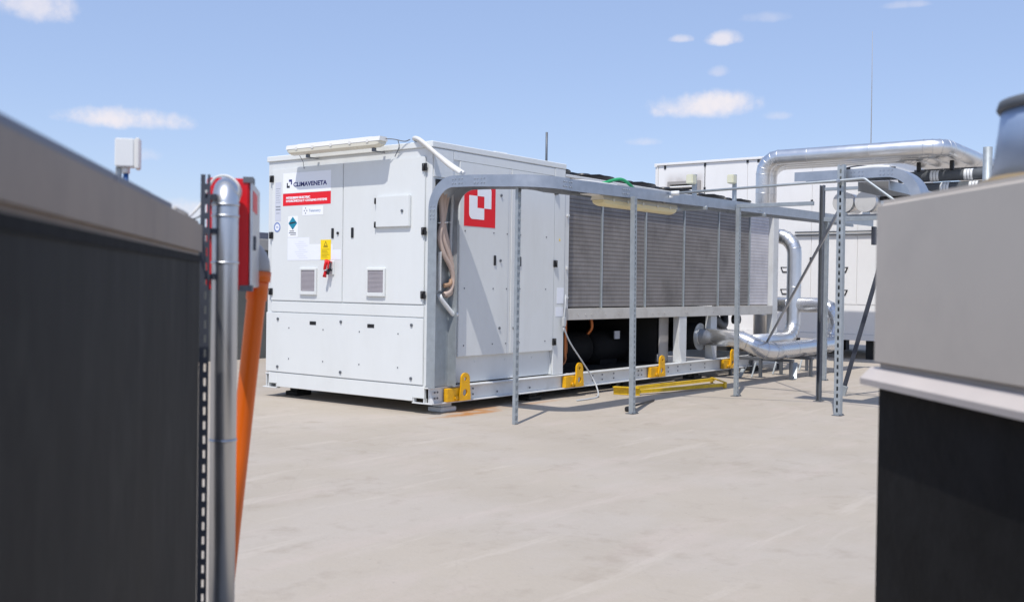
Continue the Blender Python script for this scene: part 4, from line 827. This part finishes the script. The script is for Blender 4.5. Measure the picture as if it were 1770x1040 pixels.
for i, (z, r_, m) in enumerate(((2.93, .085, 'insul2'), (2.73, .10, 'insul2'), (2.555, .055, 'alu'))):
    t = thing('insulated_pipe', zlabs[i], 'pipe', (9.7, -2.2, z)); b = MB(); b.tube([(9.8, -1.2, z), (9.8, -4.6, z)], r_, 16); P(b, 'sleeve', m, t)
    for y in ((-1.82, -2.32, -2.98) if i != 1 else (-1.98, -2.40, -3.1)):
        b = MB()
        for s_ in range(3): b.tube([(9.8, y+.028*s_*1.6, z), (9.8, y+.028*s_*1.6+.04, z)], r_+.006, 16)
        P(b, 'collar', 'pvc', t)
tag(MB().tube([(5.648, -3.497, ZG), (5.648, -3.497, 2.79)], .052, 18).build('steel_pole', 'galv2'), 'round grey steel pole standing behind the grey box', 'pole')
# capped pipe ends
for i, (y, lab) in enumerate(((-.505, 'white capped drum end showing left beside the tall slotted post'), (-.865, 'white capped drum end nearer the grey box'))):
    t = thing('capped_pipe', lab, 'pipe', (9.9, y, 2.34), 'capped pipe ends')
    b = MB(); b.tube([(9.215, y, 2.525), (9.76, y, 2.525)], .162, 28); P(b, 'body', 'alu', t)
    b = MB(); b.tube([(9.20, y, 2.525), (9.2145, y, 2.525)], .168, 28); P(b, 'end_cap', 'sill', t)
    b = MB(); b.box(9.22, 9.30, y-.05, y+.05, 2.27, 2.36, .003); P(b, 'saddle', 'pvc', t)
b = MB(); b.box(9.16, 9.34, -2.0, -.30, 2.285, 2.325, .004); b.box(9.30, 9.34, -1.96, -1.90, ZG, 2.2849); tag(b.build('support_rail', 'zinc_dark'), 'dark steel rail carrying the two white capped pipe ends', 'rail')

# ================================================================== white air handler
ah = thing('air_handler', 'big white panelled air handling unit behind the pipes with a sooty louvre', 'air handler', (12.5, 1.8, ZG))
AX = 11.2
b = MB(); b.box(AX+.02, 14.2, -.48, 4.07, .34, 3.56); P(b, 'casing', 'ahu', ah)
b = MB(); b.box(AX-.03, 14.25, -.52, 4.09, 3.57, 3.615, .004); b.box(AX-.01, 14.2, 4.02, 4.0799, .335, 3.5699, .004); b.box(AX-.032, AX-.0305, 4.03, 4.09, 3.55, 3.61); P(b, 'roof_edge', 'ahu', ah)
ye = [4.018, 2.975, 2.08, 1.52, .80, -.05, -.48]
for i in range(6):
    for (z0, z1) in ((.87, 2.12), (2.128, 3.566)):
        if i == 0 and z0 > 2: m = 'soot'
        else: m = 'ahu'
        b = MB(); b.box(AX, AX+.019, ye[i+1]+.004, ye[i]-.004, z0, z1, .003); P(b, 'panel', m, ah)
b = MB(); b.box(AX+.003, AX+.019, -.48, 4.018, .345, .862); P(b, 'plinth_panel', 'ahu', ah)
b = MB(); b.box(AX-.02, 14.2, -.50, 4.07, .235, .338, .004); P(b, 'base_frame', 'ahu', ah)
for y in (-.3, 1.2, 2.6, 3.9):
    b = MB(); b.box(AX+.1, AX+.3, y-.1, y+.1, ZG, .234); P(b, 'foot', 'dark', ah)
    b = MB(); b.box(13.9, 14.1, y-.1, y+.1, ZG, .234); P(b, 'foot', 'dark', ah)
for y, z in ((.195, 1.487), (.195, 1.08), (1.29, 1.487), (1.29, 1.08)):
    b = MB(); b.prism([(y-.09, z+.05), (y+.09, z+.05), (y+.05, z-.05), (y-.05, z-.05)], 0, AX-.012, AX-.001); h = P(b, 'handle', 'black', ah)
    b = MB(); b.prism([(y-.06, z+.03), (y+.06, z+.03), (y+.035, z-.03), (y-.035, z-.03)], 0, AX-.0145, AX-.0125); b.build('recess', M['ahu'], h)
for y, z in ((2.975, 3.56), (2.975, 3.08), (2.08, 3.575), (1.86, 3.575), (3.86, 3.55), (.80, 2.75), (.80, 1.7)):
    b = MB(); b.box(AX-.012, AX-.0005, y-.022, y+.022, z-.06, z+.015, .003); P(b, 'hinge', 'black', ah)
b = MB(); b.box(AX-.006, AX-.0005, 2.969, 2.981, 2.3, 3.56); P(b, 'seam_strip', 'black', ah)
b = MB(); b.box(AX-.05, AX-.0005, 3.06, 3.12, 2.75, 3.235, .004); b.box(AX-.05, AX-.0005, 3.72, 3.78, 2.75, 3.235, .004); b.box(AX-.05, AX-.0005, 3.1201, 3.7199, 3.17, 3.235, .004); lv = P(b, 'louvre_frame', 'ahugrey', ah)
b = MB(); b.box(AX-.012, AX-.0006, 3.121, 3.719, 2.75, 3.169); b.build('opening', M['dark'], lv)
b = MB()
for i in range(5): b.bar((AX-.03, 3.122, 2.78+i*.085), (AX-.03, 3.718, 2.78+i*.085), .05, .02, up=(.4, 0, 1))
b.build('slat', M['ahu'], lv)
for z, lab in ((2.172, 'upper of two thin conduits along the white air handler'), (2.118, 'lower of two thin conduits along the white air handler')):
    tag(MB().tube([(AX-.03, 1.1, z), (AX-.03, -.46, z)], .014, 8).build('thin_conduit', 'zinc_dark'), lab, 'conduit', 'thin conduits')
# masts
tag(MB().tube([(2.22, .30, 2.346), (2.22, .30, 2.83)], .013, 8).build('antenna_rod', 'zinc_dark'), 'short grey rod standing at the top corner of the chiller', 'rod')
am = MB(); am.tube([(17.87, 2.0, ZG), (17.875, 2.024, 6.019), (17.887, 2.04, 7.34)], .02, 6, radii=[.02, .009, .004]); tag(am.build('antenna_mast', 'ahugrey'), 'very thin tall antenna mast far behind the pipe bundle', 'mast')
# far parapet
pw = thing('parapet_wall', 'far grey parapet wall with pale coping seen past the red cabinet', 'wall', (3, 6.9, ZG)); pw['kind'] = 'thing'
b = MB(); b.box(-5, 10.5, 6.75, 7.0, ZG, 1.62); P(b, 'wall', 'parapet', pw)
b = MB(); b.box(-5.05, 10.55, 6.70, 7.05, 1.621, 1.80, .008); P(b, 'coping', 'coping', pw)
b = MB(); b.box(-5.05, 10.55, 6.74, 7.05, 1.80, 1.905, .008); P(b, 'flashing', 'flash', pw)

# ================================================================== near left wall (runs away at 48 degrees)
E1 = Vector((.6697, .7426, 0)); E2 = Vector((.7426, -.6697, 0)); O = Vector((-5.713, -4.454, 0))     # E1 away, E2 to the right, O on the coping face at its end
def LF(): return Matrix(((E1.x, E2.x, 0, O.x), (E1.y, E2.y, 0, O.y), (0, 0, 1, 0), (0, 0, 0, 1)))
lw = thing('roof_wall', 'dark bitumen coated wall with a broad grey coping filling the left foreground', 'wall', (O+E1*-1.5)); lw['kind'] = 'thing'
def LB(name, m, q, par, bev=0.0): return MB().box(*q, bev, LF(), 2).build(name, M[m], par)
LB('wall', 'wallblack', (-4, 0, -.45, -.006, ZG, 1.1683), lw)
LB('coping', 'wallcap', (-4, 0, -.48, 0, 1.1727, 1.2533), lw, .009)
LB('shadow_strip', 'boxdark', (-3.95, -.015, -.02, -.003, 1.1568, 1.1723), lw)  # dark strip drawn in for the shadow line under the coping
for i, (a, c, lab) in enumerate(((-4, -.94, 'near length of blue grey edge flashing on the left wall coping'), (-.932, -.62, 'middle length of blue grey edge flashing on the left wall coping'), (-.612, -.36, 'short last length of blue grey flashing beside the white cable'))):
    b = MB(); b.box(a, c, -.20, -.0245, 1.2537, 1.2715-.0008*i, .003, LF()); b.box(a, c, -.0243, -.020, 1.2537, 1.2695-.0008*i, .001, LF()); tag(b.build('edge_flashing', 'flash'), lab, 'flashing', 'edge flashing lengths')
# slotted post, red cabinet, flue
sp = thing('slotted_post', 'dark slotted steel upright at the end of the left wall', 'post', O+E1*.15)
p0 = Vector((-5.6194, -4.3388, 0)); lx = (p0-O).dot(E1); ly = (p0-O).dot(E2); ztop = 1.3786
def lbx(mb, *q): mb.box(*q, 0, LF())
b = MB(); lbx(b, lx-.0015, lx+.0015, ly-.0145, ly-.0035, ZG, ztop); lbx(b, lx-.0015, lx+.0015, ly+.002, ly+.0085, ZG, ztop); lbx(b, lx+.0015, lx+.032, ly-.0145, ly-.0125, ZG, ztop)
z = ZG
while z < ztop-.02: lbx(b, lx-.0015, lx+.0015, ly-.0035, ly+.002, z, z+.016); z += .036
b.build('upright', M['slate'], sp)
for za in (1.1179, 1.2331, 1.3195): b = MB(); lbx(b, lx+.0325, lx+.22, ly-.0145, ly+.02, za, za+.014); b.build('bracket', M['slate'], sp)
q0 = Vector((-5.4163, -4.2445, 0)); cx = (q0-O).dot(E1); cy = (q0-O).dot(E2)       # near right edge
zb_, zt_c = 1.0906, 1.3915
rc_ = thing('red_cabinet', 'red metal control cabinet mounted behind the silver flue', 'cabinet', q0+E1*.2+Z*zb_)
b = MB(); b.box(cx, cx+.34, cy-.110, cy, zb_, zt_c, .004, LF(), 2); b.build('body', M['red'], rc_)
b = MB(); b.box(cx+.007, cx+.333, cy+.0004, cy+.009, zb_+.006, zt_c-.006, .003, LF()); sd_ = b.build('side_panel', M['alu_dull'], rc_)
b = MB(); b.box(cx+.02, cx+.20, cy+.0092, cy+.0102, zt_c-.085, zt_c-.03, 0, LF()); b.build('label', M['redlabel'], sd_)
b = MB(); b.box(cx+.07, cx+.10, cy+.0092, cy+.015, zb_+.11, zb_+.15, .002, LF()); b.build('latch', M['zinc_dark'], sd_)
b = MB(); b.box(cx+.08, cx+.32, cy-.095, cy-.006, zt_c+.0004, zt_c+.005, 0, LF()); b.build('lid', M['red'], rc_)
b = MB(); b.box(cx-.003, cx+.07, cy-.016, cy+.011, zt_c-.011, zt_c+.0045, 0, LF()); b.build('corner_guard', M['zinc_dark'], rc_)
b = MB(); b.box(cx-.003, cx+.045, cy-.022, cy+.011, zb_-.003, zb_+.013, 0, LF()); b.build('corner_guard', M['zinc_dark'], rc_)
fp = Vector((-5.5474, -4.3179, 0)); ra = .033
fl = thing('flue_pipe', 'upright silver flue duct bending back into the red cabinet', 'pipe', fp+Z*ZG)
pts = [fp+Z*(ZG+.001), fp+Z*1.2979]+arc3(fp+Z*1.2979+E1*.054, -E1, Z, .054, 5)[1:]+[fp+Z*1.3519+E1*.115]
P(MB().tube(pts, ra, 28), 'duct', 'alu_dull', fl)
for zz in (1.3087, 1.2799, 1.1611, 0.7075): P(MB().tube([fp+Z*(zz-.003), fp+Z*(zz+.003)], ra+.002, 28), 'joint_band', 'alu_dull', fl)
tp = Vector((-5.1651, -3.9773, 1.1467)); bt = Vector((-5.2561, -3.9031, ZG+.001))
og = thing('drain_pipe', 'leaning orange plastic pipe with a grey elbow beside the red cabinet', 'pipe', bt)
b = MB(); b.tube([bt, tp-(tp-bt)*.45, tp-(tp-bt)*.072, tp-(tp-bt)*.07, tp], .033, 24, radii=[.026, .0275, .0285, .032, .032]); P(b, 'pipe', 'orange', og)
b = MB(); b.tube([tp-Z*.004]+arc3(tp+Z*.008-E2*.065, E2, Z, .065, 6)+[tp-E2*.115+Z*.073], .0328, 20); P(b, 'elbow', 'greypvc', og)
b = MB(); b.tube([tp-(tp-bt)*.025, tp], .0362, 24); P(b, 'socket', 'orange', og)
tag(MB().tube(bez([(-5.5164, -4.3301, 1.3195), (-5.5251, -4.3424, 1.357), (-5.5359, -4.3265, 1.3779), (-5.5488, -4.3093, 1.3836), (-5.5639, -4.2934, 1.3757), (-5.5776, -4.2819, 1.3455), (-5.592, -4.2761, 1.3095), (-5.6316, -4.2977, 1.2821), (-5.7108, -4.3913, 1.2655), (-5.8548, -4.5929, 1.2587), (-5.9772, -4.7297, 1.2587)], 7), .0033, 8).build('white_cable', 'hosew'), 'thin white cable looping from the red cabinet to the left wall coping', 'cable')
tag(MB().tube(bez([(-5.6172, -4.3193, 1.2799), (-5.6604, -4.3481, 1.2663), (-5.718, -4.3913, 1.2634), (-5.7612, -4.4345, 1.2562)], 5), .0018, 6).build('grey_cable', 'zinc_dark'), 'thin grey wire from the slotted upright to the coping', 'cable')
zc = 1.2799
tag(MB().tube(bez([O+E1*-.36+E2*-.108+Z*zc, O+E1*-.14+E2*-.115+Z*(zc+.002), O+E1*.022+E2*-.122+Z*(zc-.001), O+E1*.036+E2*-.122+Z*(zc-.018)], 5), .0022, 6).build('grey_cable', 'zinc_dark'), 'straight grey wire continuing past the end of the flashing', 'cable')
tag(MB().box(-.115, -.043, -.173, -.108, 1.2537, 1.2727, .003, LF()).build('cable_box', 'cable'), 'small pale box on the coping near the slotted upright', 'box')
# white box on its post
ctr = Vector((-5.6142, -3.9823, 0)); rr_ = Vector((.612, -.791, 0)); ff_ = Vector((.791, .612, 0))
wb = thing('sensor_box', 'small white plastic box on a short post behind the left wall', 'electrical box', ctr+Z*ZG)
mx = Matrix.Translation(ctr) @ Matrix(((rr_.x, ff_.x, 0, 0), (rr_.y, ff_.y, 0, 0), (0, 0, 1, 0), (0, 0, 0, 1))) @ Matrix.Rotation(math.radians(14), 4, 'Z')
b = MB(); b.box(-0.0317, 0.0183, -0.0243, 0.0183, 1.4166, 1.4933, .003, mx, 2); P(b, 'housing', 'pvc', wb)
b = MB(); b.box(0.0186, 0.0317, -0.0274, 0.0213, 1.4123, 1.4951, .0025, mx, 2); P(b, 'lid', 'lampw', wb)
b = MB(); b.box(-0.0317, -0.017, -0.003, 0.0122, ZG, 1.4163, .001, mx); P(b, 'post', 'galv2', wb)
b = MB(); b.tube([mx @ Vector((-0.0049, -0.003, 1.416)), mx @ Vector((-0.0049, -0.003, 1.4002))], 0.0103, 12); P(b, 'gland', 'pvc', wb)
b = MB(); b.tube([mx @ Vector((-0.0049, -0.003, 1.4001)), mx @ Vector((-0.0061, -0.003, ZG+.01))], .007, 10); P(b, 'conduit', 'blue', wb)

# ================================================================== near right box
F1 = Vector((.736, .677, 0)); F2 = Vector((.677, -.736, 0)); Q = Vector((-4.885, -5.766, 0))      # F1 away, F2 away from the path
def RF(): return Matrix(((F1.x, F2.x, 0, Q.x), (F1.y, F2.y, 0, Q.y), (0, 0, 1, 0), (0, 0, 0, 1)))
rb = thing('roof_curb', 'grey sheet metal clad box on a black upstand filling the right foreground', 'roof curb', Q+F1*-.6+F2*.4); rb['kind'] = 'thing'
b = MB(); b.box(-1.7, .004, -.016, 1.1, .945, 1.312, .014, RF(), 3); b.build('cladding', M['boxgrey'], rb)
b = MB(); b.prism([(-.010, .9445), (-.036, .920), (-.035, .906), (-.005, .901), (.06, .901), (.06, .9445)], 0, -1.72, .018, RF())
b.box(.0, .018, .06, 1.1, .898, .94, 0, RF()); b.build('drip_edge', M['lip'], rb)
b = MB(); b.box(-1.68, .006, .002, 1.08, ZG, .9005, .004, RF()); b.build('upstand', M['boxdark'], rb)
cw = thing('vent_cowl', 'blue grey metal vent cowl with a dark rim on top of the grey box', 'vent', Vector((-5.045, -6.165, 1.312)))
c0 = Vector((-5.06, -6.19, 0))
b = MB(); n_ = 36
b.tube([c0+Z*1.318, c0+Z*1.42, c0+Z*1.448], .14, n_, radii=[.158, .145, .142]); P(b, 'body', 'cowl', cw)
b = MB(); b.tube([c0+Z*1.4482, c0+Z*1.455, c0+Z*1.468, c0+Z*1.475], .14, n_, radii=[.146, .150, .146, .12]); P(b, 'rim', 'insul2', cw)
b = MB(); b.tube([c0+Z*1.3125, c0+Z*1.319, c0+Z*1.326], .16, n_, radii=[.185, .178, .162]); P(b, 'seal', 'brown', cw)
